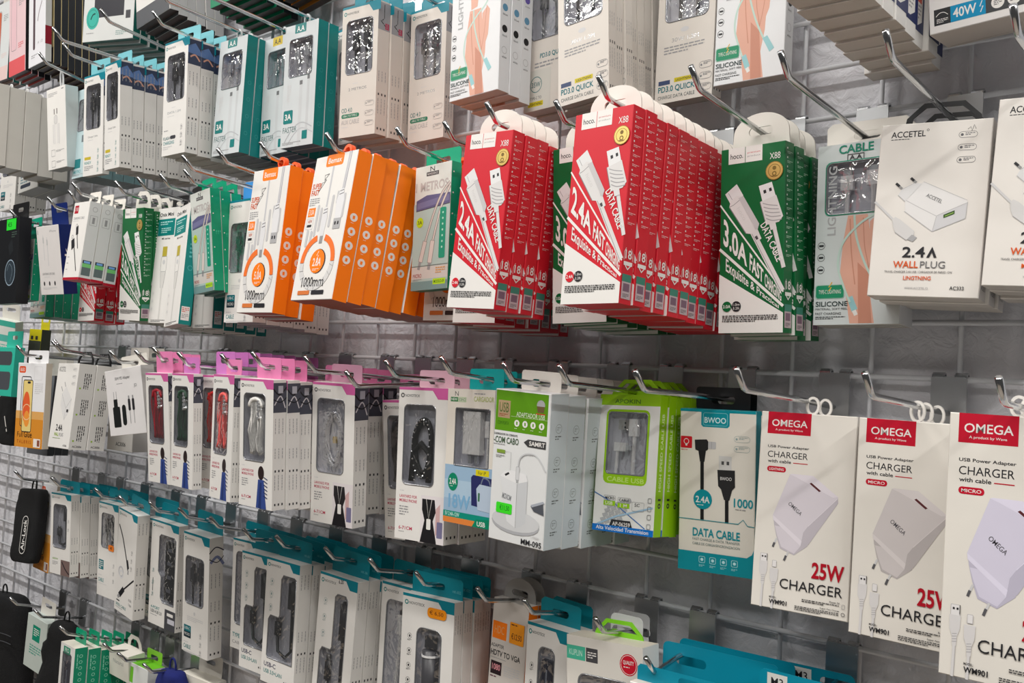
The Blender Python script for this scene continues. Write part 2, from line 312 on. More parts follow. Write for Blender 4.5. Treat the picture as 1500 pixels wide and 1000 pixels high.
def accetel(v):
    o = (214, 90, 30); wh = (226, 225, 224); sh = (188, 187, 188)
    f = [('T', 8.4, 6.4, 27, 5.2, 'ACCETEL', INK, .03), ('F', 8.6, 12.8, 25, 1, 1.4, INK), ('G', 37, 6.4, .7, 1, INK)]
    f += pills(60.5, (9.5, 19.8, 30), 14, 5.2, (100, 100, 104))
    f += [('L', [(67, 8), (69, 6), (70, 9.6), (71.6, 4.5), (73, 8)], .4, INK),
          ('P', [(23.7, 63), (30, 56), (36.9, 49.6), (71, 65.9), (71.4, 68.7), (70.4, 80), (46.8, 90.3), (24.4, 73.7)], wh), ('P', [(49.1, 77.8), (71.4, 67.7), (70.4, 80), (46.8, 90.3)], (208, 208, 210)),
          ('K', [(23.7, 64), (36, 71), (49, 78)], .5, sh), ('L', [(49, 78), (46.8, 90.3)], .5, sh), ('L', [(24, 73.5), (46.6, 90.5)], .6, sh), ('L', [(46.8, 90.5), (70.6, 80.2)], .6, sh), ('L', [(71.2, 67), (70.6, 80)], .5, sh), ('L', [(37, 49.4), (71, 65.6)], .4, sh), ('L', [(49.2, 77.6), (71.2, 67.5)], .4, sh),
          ('P', [(18.1, 59.8), (20.3, 55.3), (30.2, 50), (36, 51), (24, 65)], (216, 216, 216)), ('L', [(18, 60), (24, 65.4)], .6, sh), ('L', [(20.3, 55.4), (30.2, 50.2)], .4, sh),
          ('L', [(15.6, 50), (20.5, 54.6)], 2, (150, 150, 150)), ('L', [(26.9, 45.9), (31.5, 50)], 2, (150, 150, 150)), ('L', [(15.6, 50), (18.6, 52.6)], 2, INK), ('L', [(26.9, 45.9), (29.6, 48.3)], 2, INK),
          ('T', 41, 59, 13.5, 3, 'ACCETEL', (120, 120, 122), .01, 27), ('P', [(54.2, 77), (62.3, 73.5), (62.4, 76.4), (54.4, 79.8)], (60, 90, 40)), ('L', [(55.4, 78.2), (61.6, 75.4)], .6, (150, 190, 90)),
          ('L', [(0, 65), (15.4, 80)], 1.8, (206, 206, 206)), ('P', [(15, 80), (17.4, 78.2), (21, 80), (33, 90), (33, 93), (27.6, 97.4), (18, 90.6), (16.4, 87)], (214, 213, 212)), ('L', [(18, 90.8), (27.6, 97.6)], .5, sh), ('P', [(28, 96.8), (31.4, 93), (35.6, 95.4), (32.4, 99)], (170, 170, 172)),
          ('T', 25.2, 103, 17.5, 8.8, '2.4', INK, .03), ('P', [(44, 111.8), (48, 103), (51.8, 111.8), (49.6, 111.8), (48, 107.4), (46.2, 111.8)], INK), ('T', 18.8, 114.8, 19.4, 5.6, 'WALL', o, .03), ('T', 39.8, 114.8, 18.8, 5.6, 'PLUG', (110, 110, 112)),
          ('T', 12.4, 122.8, 52, 1.7, 'TRAVEL CHARGER 2.4A USB / CARGADOR DE PARED 12W', INK), ('T', 27.6, 127, 21.2, 3.3, v, o, .03), ('T', 29.2, 136, 18, 1.7, 'WWW.ACCETEL.ES', GR), ('T', 63.2, 134.8, 10.6, 2.9, 'AC333', INK, .02)]
    s = [('F', 8, 14, 60, 3, 3, GR, True), ('T', 6, 132, 14, 4, 'AC333', INK)]
    return dict(nom=(85, 144, 24), col=((228, 224, 218), (214, 210, 206), W, (190, 184, 176)), front=f, side=s)
def accetel24():
    f = [('T', 6, 6, 26, 8, 'ACCETEL', INK)]+pills(62, (8, 20, 32), 14, 5)+[('P', [(30, 52), (44, 40), (70, 60), (68, 78), (50, 96), (30, 72)], (222, 221, 220)), ('L', [(30, 52), (52, 76), (50, 96)], .6, GR), ('L', [(52, 76), (70, 60)], .6, GR), ('L', [(24, 40), (31, 48)], 1.6, GR), ('L', [(35, 32), (41, 40)], 1.6, GR), ('R', 56, 78, 7, 5, INK), ('T', 24, 104, 26, 11, '2.4A', INK, .03), ('T', 20, 118, 18, 6, 'WALL', (160, 190, 60), .02), ('T', 40, 118, 16, 6, 'PLUG', GR), ('F', 16, 127, 50, 1, 2, (120, 150, 80)), ('T', 60, 137, 14, 3, 'AC3006', INK)]
    s = []
    for y, c in ((16, (150, 190, 60)), (60, (150, 190, 60)), (104, (150, 190, 60))): s += [('F', 12, y, 26, 4, 3.4, INK, True), ('R', 5, y+24, 3, 3, c, 1)]
    s += [('T', 6, 137, 16, 3.6, 'AC3006', INK, .02)]
    return dict(nom=(82, 144, 30), col=(W, (216, 214, 210), W, W), front=f, side=s)
def silicone(win=True):
    sk = (222, 170, 150); sk2 = (200, 140, 118); gr = (30, 140, 100)
    f = [('P', [(30, 67), (48, 67), (50, 80), (57, 100), (56, 120), (52, 140), (56, 165), (34, 165), (30, 140), (24, 118), (26, 92)], sk),
         ('P', [(50, 74), (58, 67), (62, 72), (60, 100), (52, 118)], sk), ('K', [(44, 70), (46, 96), (50, 120), (47, 165)], .8, sk2), ('K', [(32, 70), (34, 100), (38, 130)], 1, sk2), ('K', [(57, 66), (54, 96), (50, 116)], .7, sk2), ('P', [(40, 110), (50, 120), (54, 165), (42, 165)], sk2),
         ('K', [(68, 20), (60, 58), (40, 76), (26, 92), (22, 112), (28, 132), (34, 146)], 2, (190, 215, 205)), ('K', [(36, 67), (38, 86), (46, 110), (56, 130)], 2, (186, 212, 202)),
         ('P', [(31, 142), (36, 140), (41, 152), (36, 155)], (150, 200, 205)), ('P', [(36, 154), (39.6, 152.6), (41.4, 157), (38.2, 158.4)], W), ('P', [(54, 128), (59, 126), (67, 139), (62, 142)], (150, 200, 205)),
         ('T', 11, 84, 64, 8, 'LIGHTNING', (170, 172, 174), .03, -90)]
    for y in (93, 104, 115.4): f += [('G', 5.8, y, 3.1, 3.5, INK), ('R', 3.6, y-.8, 4.4, 1.7, INK)]
    f += [('R', 2, 130, 26, 11.5, gr, 2), ('O', 1.4, 129.4, 27.2, 12.7, 2, .5, (150, 200, 180)), ('T', 4.5, 134, 21, 3.6, 'TYPE-C LIGHTNING', W), ('L', [(17, 127), (14, 131.6), (16.4, 131.6), (14, 135)], .9, (230, 180, 50)),
          ('T', 2, 144.6, 30, 4.6, 'SILICONE', (40, 60, 60), .03), ('T', 2, 150.6, 30, 2.2, 'MATERIAL, SOFT FEEL', INK), ('T', 2, 154.6, 24, 2.3, 'FAST CHARGING', INK), ('F', 2, 158.4, 28, 2, 1.6, INK)]
    if not win: f = [('P', [(34, 0), (44, 0), (46, 30), (42, 64), (32, 66), (30, 30)], sk)]+f
    else: f = [q for q in f if not (q[0] == 'K' and q[1][0] == (68, 20))]+[('K', [(56, 66.5), (40, 76), (26, 92), (22, 112), (28, 132), (34, 146)], 2, (190, 215, 205))]
    if win: f = f+[('T', 20, 1.5, 32, 8, 'CABLE', (0, 130, 104), .04), ('O', 28, 10.5, 15.5, 6.4, .3, .6, INK), ('T', 30, 11.6, 11.5, 4.2, 'A.A', INK, .03), ('O', 8, 16, 62, 50, 5, 1.2, (30, 140, 110))]
    s = []
    for y, c in ((48, (98, 84, 160)), (72, (90, 140, 170)), (96, (14, 14, 16))): s += [('C', 8, y, 4.2, c), ('T', 4.5, y+6.5, 7.5, 2.4, ('purple', 'blue', 'black')[(y-48)//24], INK)]
    s += [('G', 8, 120, 3.7, 4.1, GR), ('T', 4.5, 126.5, 7.5, 2.4, 'white', INK)]
    return dict(nom=(78, 166, 17), col=((204, 211, 211) if win else (226, 228, 230), (214, 216, 218), W, (176, 170, 162)), front=f, side=s, win=[rrect(9.2, 17.2, 68.8, 64.8, 5)] if win else None, cont=('plugs', (226, 224, 226), True))
def novo(kind, pink=False):
    """window box with a coloured corner flag; kind selects window shape and texts"""
    tc = (206, 96, 160) if pink else TEAL; lt = (192, 60, 90) if pink else (0, 120, 120)
    f = [('P', [(0, 0), (72, 0), (72, 13), (58, 13), (50, 3.2), (0, 3.2)], tc), ('G', 5.6, 9.6, 1.5, 2.7, (0, 130, 130) if not pink else INK), ('T', 9.4, 8.2, 22, 3, 'NOVOTECK', (60, 66, 70), .01)]
    win = [rrect(9, 20, 59, 92, 6)]; cont = ('plugs', (60, 60, 64), False); h = 175; st = []
    if pink:
        f += [('F', 6, 119, 10, 1, 2, LG), ('T', 6, 124, 26, 3.4, 'LANYARD FOR', lt, .02), ('T', 6, 129, 26, 3.4, 'MOBILE PHONE', lt, .02), ('F', 6, 137, 14, 4, 3, GR), ('T', 6, 160, 20, 4, '6-71CM', lt, .02), ('F', 6, 166, 14, 1, 1.6, GR)]
        if kind in ('beads', 'black', 'dark'):
            f += [('R', 38, 122, 34, 53, (226, 220, 222)), ('P', [(40, 126), (58, 126), (60, 140), (56, 150), (62, 175), (38, 175), (44, 150), (40, 138)], (28, 26, 30)), ('L', [(46, 126), (50, 148), (54, 126)], .6, W), ('R', 47, 148, 6, 12, W, 1), ('P', [(60, 136), (66, 130), (66, 160), (60, 166)], (206, 170, 170)), ('R', 62, 150, 8, 18, (120, 116, 150), 1)]
        else:
            f += [('C', 48, 127, 6.4, (46, 34, 34), 1.5), ('P', [(42, 136), (54, 136), (60, 175), (38, 175)], (52, 74, 140)), ('P', [(46, 140), (50, 140), (49, 175), (43, 175)], (36, 54, 110))]+[('L', [(54, 132+i*5), (62, 135+i*5)], 1.4, (34, 46, 90)) for i in range(6)]
        s = [('R', 0, 4, 22, 40, (70, 72, 84)), ('K', [(0, 12), (10, 20), (22, 10)], 2, (20, 20, 24)), ('K', [(2, 34), (12, 22), (20, 38)], 1.6, (200, 196, 200)), ('K', [(0, 26), (12, 30), (22, 24)], 1.4, (16, 16, 20)), ('R', 8, 8, 8, 10, (170, 170, 180))]
        cont = ('lanyard', {'red': (150, 16, 34), 'green': (34, 66, 48), 'coral': (224, 60, 56), 'pink': (232, 96, 92), 'white': (226, 224, 220), 'beads': (200, 200, 206), 'black': (22, 24, 24), 'dark': (60, 60, 64)}[kind], kind)
        win = [rrect(9, 20, 55, 112, 6)]
    else:
        s = []
        if kind == 'aux': f += [('F', 24, 104, 16, 1, 2, LG), ('T', 16, 110, 34, 3.6, '2 METROS', silv), ('T', 4, 136, 20, 6, 'OD 4.0', (70, 120, 120), .01), ('R', 4, 144, 34, 5.4, (40, 120, 90), 2.6), ('T', 7, 145.3, 27, 2.6, 'USB-C TO TYPE-C', W), ('T', 4, 152, 34, 6, 'AUX CABLE', (170, 168, 168)), ('F', 5, 161, 20, 1, 2, LG)]+pills(48, (130, 143, 156), 17, 7)
        elif kind == 'pd': f += [('C', 33, 103, 5, LG, .5), ('T', 18, 110, 32, 4, '30W 1.2M', silv), ('F', 9, 118, 48, 3, 3, GR), ('R', 4, 152, 14, 4.4, (60, 74, 110)), ('R', 23, 151, 24, 4.4, (206, 190, 30)), ('T', 25, 152, 20, 2.6, 'LIGHTNING', INK, .02), ('T', 4, 158, 44, 7, 'PD3.0 QUICK', (0, 110, 120), .03), ('T', 4, 167.4, 44, 3.6, 'CHARGE DATA CABLE', (90, 100, 100))]+pills(52, (140, 151, 162), 15, 7, (120, 124, 128)); win = [rrect(9, 14, 60, 93, 6)]
        elif kind == 'pd35': f += [('T', 24, 110, 40, 6.4, 'PD3.0 QUICK', (0, 110, 120), .03), ('F', 16, 120, 46, 2, 4, GR), ('R', 2, 128, 40, 46, (206, 204, 196), 1), ('G', 19, 145, 8.4, 9.4, (90, 130, 130)), ('T', 12, 142, 14, 6, '35W', (70, 110, 110), .03), ('T', 10, 159, 18, 3.2, 'TYPE-C TO', INK), ('R', 7, 164.6, 24, 5.6, (206, 190, 30), 1), ('T', 9, 165.8, 20, 3.2, 'LIGHTNING', INK, .02)]; win = [rrect(9, 14, 60, 93, 6)]
        elif kind == 'flash': f += [('F', 26, 102, 18, 1, 2, LG), ('T', 14, 108, 38, 3.6, 'DATA 1.2M', (150, 156, 160)), ('F', 14, 115, 34, 1, 2, LG), ('F', 5, 136, 20, 1, 3, GR), ('T', 4, 146, 19, 5, 'FLASH', (70, 110, 116), .02), ('R', 24, 145.4, 16, 5.4, (60, 60, 66), 2.6), ('T', 4, 153, 32, 5.4, 'CHARGING', (60, 140, 146), .01), ('F', 4, 161, 26, 2, 3, LG)]+icons(56, (134, 146, 158), 3); win = [rrect(10, 22, 60, 92, 6)]
        elif kind == 'yel': f += [('T', 16, 106, 34, 4, 'Charge Cable', GR), ('F', 16, 113, 30, 1, 2, LG), ('R', 5, 142, 22, 5, (200, 180, 50), 1), ('T', 5, 150, 24, 4.6, 'READY', (70, 150, 150), .02), ('F', 5, 158, 30, 3, 3, GR)]+icons(52, (132, 143, 154, 165), 2.6, (90, 150, 150)); win = [rrect(9, 18, 58, 94, 6)]
        elif kind == 'cable': f += [('C', 34, 116, 2.6, LG), ('F', 14, 122, 44, 3, 2.4, LG), ('R', 5, 136, 20, 18, (0, 110, 120), 1), ('R', 5, 145, 20, 9, (30, 50, 60), 1), ('T', 7, 138.4, 15, 4, 'USB-C', W), ('T', 7, 147, 15, 4, 'MICRO', W), ('F', 5, 160, 20, 1, 3, LG), ('T', 5, 164, 20, 6, 'CABLE', (60, 130, 134), .02), ('F', 5, 173, 52, 2, 2, LG)]+icons(52, (144, 156, 168), 2.6); win = [rrect(7, 34, 58, 104, 7)]; cont = ('plugs', (70, 70, 74), False)
        elif kind == 'hub': f += [('R', 4, 150, 1, 1, GR), ('T', 6, 144, 24, 5, '4-PORT', (30, 130, 130), .02), ('T', 6, 150.6, 30, 5.4, 'USB HUB 2.0', (70, 80, 84), .02), ('F', 6, 158.6, 30, 1, 2.4, GR), ('R', 44, 142, 28, 33, (70, 70, 76)), ('R', 50, 147, 16, 5, W), ('R', 52, 156, 18, 8, (200, 200, 210)), ('L', [(9, 98), (9, 120)], 1.4, INK)]+icons(9, (84, 104, 124), 2.2, (40, 120, 120)); win = [[(66, 26), (66, 134), (36, 134), (30, 126), (30, 92), (22, 84), (22, 26), (26, 22), (62, 22)]]; cont = ('hub', (24, 24, 28), False)
        elif kind == 'hdmi': f += [('T', 6, 146, 26, 6.4, 'USB-C', (60, 60, 90), .03), ('T', 6, 156, 40, 5.6, 'USB 3.0+LAN', (50, 130, 130), .02), ('C', 52, 166, 1.4, INK), ('F', 55, 164, 12, 2, 2, GR)]+icons(14, (32, 50, 68), 4, (140, 160, 160)); win = [[(66, 22), (66, 140), (12, 140), (10, 136), (10, 86), (14, 80), (32, 80), (34, 76), (34, 26), (38, 20), (62, 20)]]; cont = ('otg', (26, 26, 28), False)
        elif kind == 'vid': f += [('T', 36, 3.6, 9, 5, '6.20', INK, .03, -6)]+icons(14, (34, 54, 74), 3.4, (140, 160, 160)); win = [[(56, 26), (56, 175), (14, 175), (10, 170), (10, 98), (14, 92), (30, 92), (32, 88), (32, 26), (36, 22), (52, 22)]]; cont = ('otg', (48, 46, 50), False); f[-1:] = f[-1:]
        elif kind == 'typec': f += [('T', 6, 150, 30, 7, 'TYPE-C', (50, 130, 134), .03), ('T', 6, 162, 30, 5, 'CABLE', GR)]; win = [rrect(10, 20, 60, 136, 8)]; cont = ('plug1', (226, 226, 226), False)
        elif kind == 'usb': f += [('R', 5, 150, 30, 7, (0, 110, 120), 1), ('F', 5, 160, 40, 3, 3, GR)]; win = [rrect(22, 22, 50, 140, 8)]; cont = ('stick', (30, 34, 60), False); f += icons(11, (44, 62, 80), 3.2, INK)
        elif kind == 'cyl': st = [('price_sticker', 'orange price sticker', [('R', 36, 10, 26, 11, (246, 150, 20), 4), ('T', 39, 13, 19, 5, '€ 6,50', (120, 60, 20), .01)])]; f += icons(12, (46, 62, 78, 94), 3, INK); win = [rrect(22, 34, 56, 140, 8)]; cont = ('cyl', (66, 66, 70), False)
        elif kind == 'short': f += [('T', 10, 140, 20, 4, '60W', (120, 160, 60), .03), ('F', 10, 148, 20, 3, 3, GR), ('R', 40, 142, 32, 33, (120, 100, 96)), ('K', [(44, 146), (56, 160), (70, 170)], 3, (50, 40, 44))]+icons(64, (56, 74), 2.2); win = [rrect(10, 24, 58, 118, 8)]; cont = ('otg', (70, 70, 74), False)
        elif kind == 'photo': f += [('K', [(4, 30), (20, 50), (34, 76), (42, 92)], 3.4, (30, 30, 34)), ('P', [(38, 88), (44, 84), (50, 98), (44, 104)], (40, 40, 44)), ('R', 45, 102, 4, 8, GR), ('G', 20, 112, 7, 10, (190, 190, 194)), ('G', 22, 116, 5, 8, (220, 220, 222)), ('L', [(70, 114), (34, 140), (24, 150)], 3, (30, 30, 34)), ('P', [(30, 136), (38, 142), (22, 158), (14, 152)], (30, 30, 34)), ('P', [(16, 152), (21, 156), (14, 162), (10, 158)], GR), ('R', 8, 164, 12, 2, INK), ('T', 6, 170, 40, 5, 'SPEED CABLE', (60, 130, 130)), ('F', 6, 177, 44, 1, 2, GR)]+icons(58, (68, 82, 96), 3)+[('T', 54, 150, 12, 5, '4.0A', GR), ('T', 56, 158, 10, 5, '1.6m', GR)]; win = None; h = 185
        elif kind == 'tag': st = [('price_sticker', 'small orange price sticker', [('R', 40, 76, 20, 11, (246, 130, 20), 3), ('T', 46, 79, 9, 5, '€', (80, 30, 10), .02)])]; f += [('R', 5, 108, 18, 18, (0, 110, 120), 1), ('F', 7, 111, 14, 4, 3.6, W), ('F', 5, 136, 20, 1, 3, LG), ('T', 5, 142, 20, 7, 'CABLE', (60, 140, 144), .02), ('F', 5, 152, 50, 1, 2, LG)]+icons(60, (112, 126, 140), 2.6); win = [rrect(12, 20, 58, 84, 6)]
        if not s:
            s = []
    for c in (4.5, 10.5, 16.5):
        s += [('F', c-1, 52 if pink or kind in ('flash', 'cable') else 14, 34, 1, 2.4, (150, 150, 152), True), ('F', c-1, 92, 24, 1, 2.4, (150, 150, 152), True), ('R', c-1, 121, 2.2, 3, INK), ('F', c-1, 128, 34, 1, 2.4, (150, 150, 152), True), ('R', c-1, 166, 2.2, 3, INK)]
    if not pink and kind in ('flash', 'yel'): s = [('R', 0, 3, 22, 38, (52, 60, 84)), ('P', [(0, 14), (12, 8), (22, 20), (22, 26), (0, 24)], (90, 120, 170)), ('K', [(4, 30), (12, 26), (20, 34)], 2.4, (200, 150, 130))]+s
    if kind == 'cable': s = [('K', [(0, 22), (10, 14), (22, 20)], 1.6, (40, 40, 60)), ('K', [(2, 36), (12, 28), (22, 40)], 4, (120, 130, 170)), ('K', [(0, 30), (12, 36), (22, 28)], 1.2, INK)]+s
    if kind == 'aux': s = [('R', 0, 2, 22, 36, (150, 152, 156)), ('L', [(4, 26), (16, 34)], 1.4, INK), ('R', 13, 28, 7, 8, (170, 60, 90)), ('L', [(11, 4), (11, 22), (7, 26)], 1.2, INK)]+s
    cf = (230, 228, 224) if not kind in ('aux', 'pd', 'pd35') else (216, 210, 202)
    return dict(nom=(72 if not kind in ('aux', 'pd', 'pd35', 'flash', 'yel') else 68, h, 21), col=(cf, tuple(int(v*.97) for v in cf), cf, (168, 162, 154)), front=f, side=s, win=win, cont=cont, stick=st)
def faster(yel=False):
    t = (0, 122, 120)
    f = [('O', 9, 20, 52, 56, 6, 1, (60, 120, 124)), ('R', 20, 0, 24, 13, (206, 180, 40) if yel else t, 1), ('T', 24, 3, 16, 8, 'A.A', INK if yel else W, .03),
         ('R', 36, 84, 6, 90, (200, 204, 206)), ('R', 52, 80, 5, 80, (196, 200, 202)), ('R', 36, 82, 6, 6, (110, 112, 114)), ('R', 52, 76, 5, 6, (110, 112, 114)), ('F', 10, 86, 24, 3, 3, LG, True),
         ('R', 4, 122, 20, 19, t, 2), ('T', 7, 127, 14, 9, '3A', W, .05), ('T', 4, 146, 30, 8, 'FASTER', (90, 120, 120)), ('K', [(8, 168), (24, 150), (44, 142), (66, 150)], 1.6, (180, 184, 188)), ('K', [(14, 172), (30, 156), (46, 150), (68, 158)], 1.6, (190, 194, 198)), ('R', 46, 154, 11, 12, t, 1), ('F', 4, 168, 40, 2, 2, GR)]
    s = [('G', 9, 70+i*25, 2.4, 2.9, (60, 150, 148)) for i in range(4)]
    return dict(nom=(70, 175, 17.5), col=((206, 212, 214), t, t, (96, 100, 100)), front=f, side=s, win=[rrect(10, 21, 60, 75, 5)], cont=('plugs', (170, 172, 176), False))
def mm095():
    g = (92, 150, 20)
    f = [('R', 1, 1, 68, 40.5, g), ('R', 4.4, 11, 16, 17.6, (176, 150, 116)), ('T', 6, 13, 12.5, 10, 'USB', (90, 110, 60), .02), ('F', 6, 24.5, 12, 2, 1.6, (150, 70, 40)), ('T', 4.4, 32, 15, 3.4, 'COM PORTA', (40, 90, 20)),
         ('C', 59.7, 12, 5.2, (170, 170, 172)), ('P', [(54.6, 13), (64.8, 13), (63.6, 19), (56, 19)], (110, 90, 60)), ('R', 54, 20, 12, 1, (200, 60, 40)), ('T', 29, 21, 36.4, 4.6, 'ADAPTADOR USB', (226, 232, 214)), ('L', [(22, 26), (69, 26)], .4, (190, 210, 160))]
    for x in (30.1, 40.8, 51.2, 62.1): f += [('C', x, 32.4, 3.4, W), ('R', x-.9, 30.8, 1.8, 3.2, g), ('F', x-3, 37.4, 6, 1, 1.3, (210, 226, 190))]
    f += [('T', .8, 44, 31, 2, 'CARREGADOR DE CORRENTE', INK, .02), ('T', .8, 47.6, 33, 6.4, '-COM CABO', (70, 96, 70), .02), ('F', .8, 55, 26, 1, 1.6, GR), ('P', [(40.6, 50), (46, 46.6), (68.8, 46.6), (68.8, 54), (46, 54)], (64, 64, 66)), ('T', 47.6, 48, 20, 4.6, 'SAMRT', W, .04),
          ('C', 35, 131.5, 31, (176, 178, 182), .36), ('C', 35, 129, 31, (208, 210, 212), .34),
          ('P', [(12.2, 87), (18, 81.5), (27, 79.6), (46.1, 81.6), (48.4, 88), (48.4, 129), (42, 134), (35.5, 136), (24, 131)], (204, 207, 210)), ('P', [(12.2, 87), (35, 92), (35.5, 136), (24, 131)], (224, 226, 228)), ('P', [(12.2, 87), (18, 81.5), (27, 79.6), (46.1, 81.6), (48.4, 88), (35, 92)], (234, 235, 236)), ('L', [(35, 92), (35.5, 136)], .5, GR),
          ('P', [(18, 84.6), (23, 82), (24.4, 83.6), (19.4, 86.4)], INK), ('K', [(35, 76), (36.4, 67), (43.3, 61.6), (54, 60.6), (62, 65), (70.5, 75.7)], 1.5, (206, 208, 210)), ('K', [(35.8, 76), (37.4, 67.6), (44, 62.6), (54, 61.8)], .4, GR), ('R', 32.6, 75, 4.6, 14, (212, 214, 216), 1), ('O', 32.6, 75, 4.6, 14, 1, .3, GR), ('R', 33.6, 88, 3, 3.4, (170, 172, 174)),
          ('T', 17, 103, 12, 5.6, 'MOXOM', (130, 134, 138), .04, 10), ('R', 6, 60.6, 11, 3.4, (130, 160, 60)), ('F', 5, 66, 12, 2, 1.6, GR), ('L', [(17, 62), (25, 62), (25, 80)], .3, GR),
          ('P', [(54, 111), (69.4, 105.5), (71, 118), (58, 115.6)], (84, 88, 96)), ('P', [(54, 110), (69.4, 104.4), (71.4, 106), (56, 112)], (170, 176, 186)),
          ('T', 44, 144.6, 26, 5.6, 'MM-095', INK, .03), ('T', 56, 139, 11, 3, '1 Meter', LG)]
    s = []
    for y in (34, 66, 97, 128): s += [('G', 14, y, 4.2, 4.7, (150, 160, 160)), ('F', 11.5, y-1.6, 5, 2, 2, (150, 160, 160)), ('F', 9, y+7, 10, 2, 2.4, (110, 116, 116))]
    return dict(nom=(72, 152, 27), col=((226, 228, 228), (206, 216, 220), (214, 216, 218), (210, 214, 216)), front=f, side=s, stick=[('price_sticker', 'bright green price sticker', [('R', 9.2, 113.4, 21, 10.4, (60, 226, 40), 1.5), ('T', 14, 115.6, 12.6, 6, '€11,50', (20, 110, 30), .02)])])
def apokin():
    g = (150, 204, 10)
    f = [('R', 0, 0, 72, 11, g), ('T', 18, 4.6, 31, 4.4, 'APOKIN', (80, 130, 30), .03), ('O', 9, 15, 52, 75, 6, 3.2, g), ('R', 11, 79.6, 48, 9, g), ('T', 14, 83, 44, 5, 'CABLE USB', (196, 232, 120), .03)]
    for i in range(5):
        for j in range(4): f.append(('P', [(6+j*7.4+i*2.4, 122-j*2+i*-4.6+8), (12.4+j*7.4+i*2.4, 120-j*2+i*-4.6+8), (14+j*7.4+i*2.4, 123-j*2-i*4.6+8), (7.6+j*7.4+i*2.4, 125.2-j*2-i*4.6+8)], (176, 180, 182)))
    f += [('L', [(0, 100), (26, 110), (62, 131)], .9, (40, 110, 180)), ('L', [(0, 134), (28, 122), (70, 110)], 1.6, (160, 196, 220)), ('O', 12, 102, 14, 5, 1, .3, GR), ('T', 13.6, 103.2, 11, 2.6, 'MICRO', INK, .02), ('R', 12, 107.4, 14, 4.6, g), ('T', 14, 108.2, 9, 3, 'USB', W, .02), ('O', 29, 103, 15, 5, 1, .3, GR), ('T', 30.4, 104.2, 12, 2.6, 'CABLE', INK, .02), ('R', 29, 108.6, 14, 4.6, g), ('T', 32, 109.4, 8, 3, '1 M', W, .02), ('O', 46, 106, 14, 9, 1, .3, GR), ('T', 49, 107.4, 6, 3, 'SC', INK)]
    for y in (101, 109, 117, 126): f.append(('O', 64, y, 4.4, 5, 1, .5, (120, 124, 122)))
    f += [('P', [(23, 125.4), (45, 125.4), (48, 132.6), (20, 132.6)], (44, 44, 46)), ('T', 24, 127.4, 21, 4, 'AP-06259', W, .02), ('R', 0, 131.6, 72, 6.4, (0, 110, 196)), ('T', 4.6, 132.6, 62, 3.8, 'Alta Velocidad Transmision', W, .02)]
    s = [('T', 4.6, 94, 76, 4.6, 'HIGH SPEED CABLE USB', (226, 244, 190), .03, -90), ('R', 5, 101, 5, 2, INK), ('C', 7.6, 108, 2.6, INK), ('C', 7.6, 108, 1.1, g)]
    return dict(nom=(72, 138, 13.5), col=((230, 232, 228), g, g, (120, 170, 10)), front=f, side=s, win=[rrect(12, 18, 58, 80, 3)], cont=('angled', (238, 238, 236), True))
def bwoo():
    t = (0, 142, 156)
    f = [('P', [(0, 0), (77, 0), (77, 2.6), (51, 2.6), (51, 15), (49, 17), (24, 17), (22, 15), (22, 2.6), (0, 2.6)], t), ('O', 24, 3, 25, 12.4, 2, .35, (150, 215, 220)), ('T', 25.4, 7.4, 22, 5.6, 'BWOO', (214, 240, 242), .03),
         ('R', .8, 27, 12, 11.6, RED, 1), ('G', 6.8, 32, 2.2, 2.8, W), ('R', 5.8, 34.4, 2, 2, W), ('F', 1.5, 40, 11, 1, 1.4, RED)]+pills(55.6, (24, 33.4), 16, 6, (150, 170, 170))+[
         ('R', 29, 31, 8.6, 7, (190, 190, 192), 1), ('L', [(33, 31), (33, 38)], .4, GR), ('P', [(15.6, 30), (28, 29), (29.6, 31), (29.6, 38.6), (28, 40), (20.6, 41), (16.4, 39.6)], (38, 38, 40)), ('P', [(19.4, 40), (27.4, 40), (26, 51), (21.4, 51)], (30, 30, 32)), ('L', [(23.6, 51), (24.4, 107)], 3.6, (28, 28, 30)),
         ('R', 40.8, 44, 12.8, 14, (208, 208, 206)), ('R', 43.4, 49, 2.6, 3.4, (80, 80, 80)), ('R', 48.6, 49, 2.6, 3.4, (80, 80, 80)), ('P', [(39.4, 57.6), (57, 57), (57.4, 73), (54.6, 76), (52, 86), (46.6, 86), (43.4, 76), (40.4, 73)], (40, 40, 42)), ('T', 42.4, 64, 11.6, 3.2, 'BWOO', (210, 210, 210), .02), ('L', [(49.3, 86), (49.6, 108)], 3.6, (28, 28, 30)),
         ('C', 24.8, 87.4, 9.6, t), ('T', 17.6, 84.4, 14.4, 6.4, '2.4A', W, .03), ('F', 19, 92.6, 11, 1, 1.4, W), ('T', 56.4, 83.4, 19, 8.4, '1000', t, .03), ('F', 58, 93.4, 17, 1, 1.8, GR),
         ('L', [(0, 107.5), (61, 107.5), (65.9, 103), (70.2, 108.4), (77, 109)], .7, t), ('T', 15, 115.4, 48, 8.2, 'DATA CABLE', t, .04), ('T', 15, 125, 48, 2.4, 'FAST CHARGE & DATA TRANSFER', (110, 130, 130)), ('T', 15, 129.4, 48, 2.4, 'CABLE DE CARGA/SINCRONIZACION', (110, 130, 130)),
         ('P', [(0, 138.6), (70, 138.6), (75, 135), (77, 130), (77, 157.4), (0, 157.4)], t)]
    for x in (25, 36, 47, 58): f += [('O', x-3.2, 142.4, 6.4, 6.4, 1.2, .4, (190, 232, 236)), ('C', x, 145.6, 1.5, (190, 232, 236)), ('F', x-3, 150.6, 6, 2, 1.2, (160, 215, 222))]
    return dict(nom=(77, 157.4, 14), col=((226, 222, 212), t, t, t), front=f, side=[])
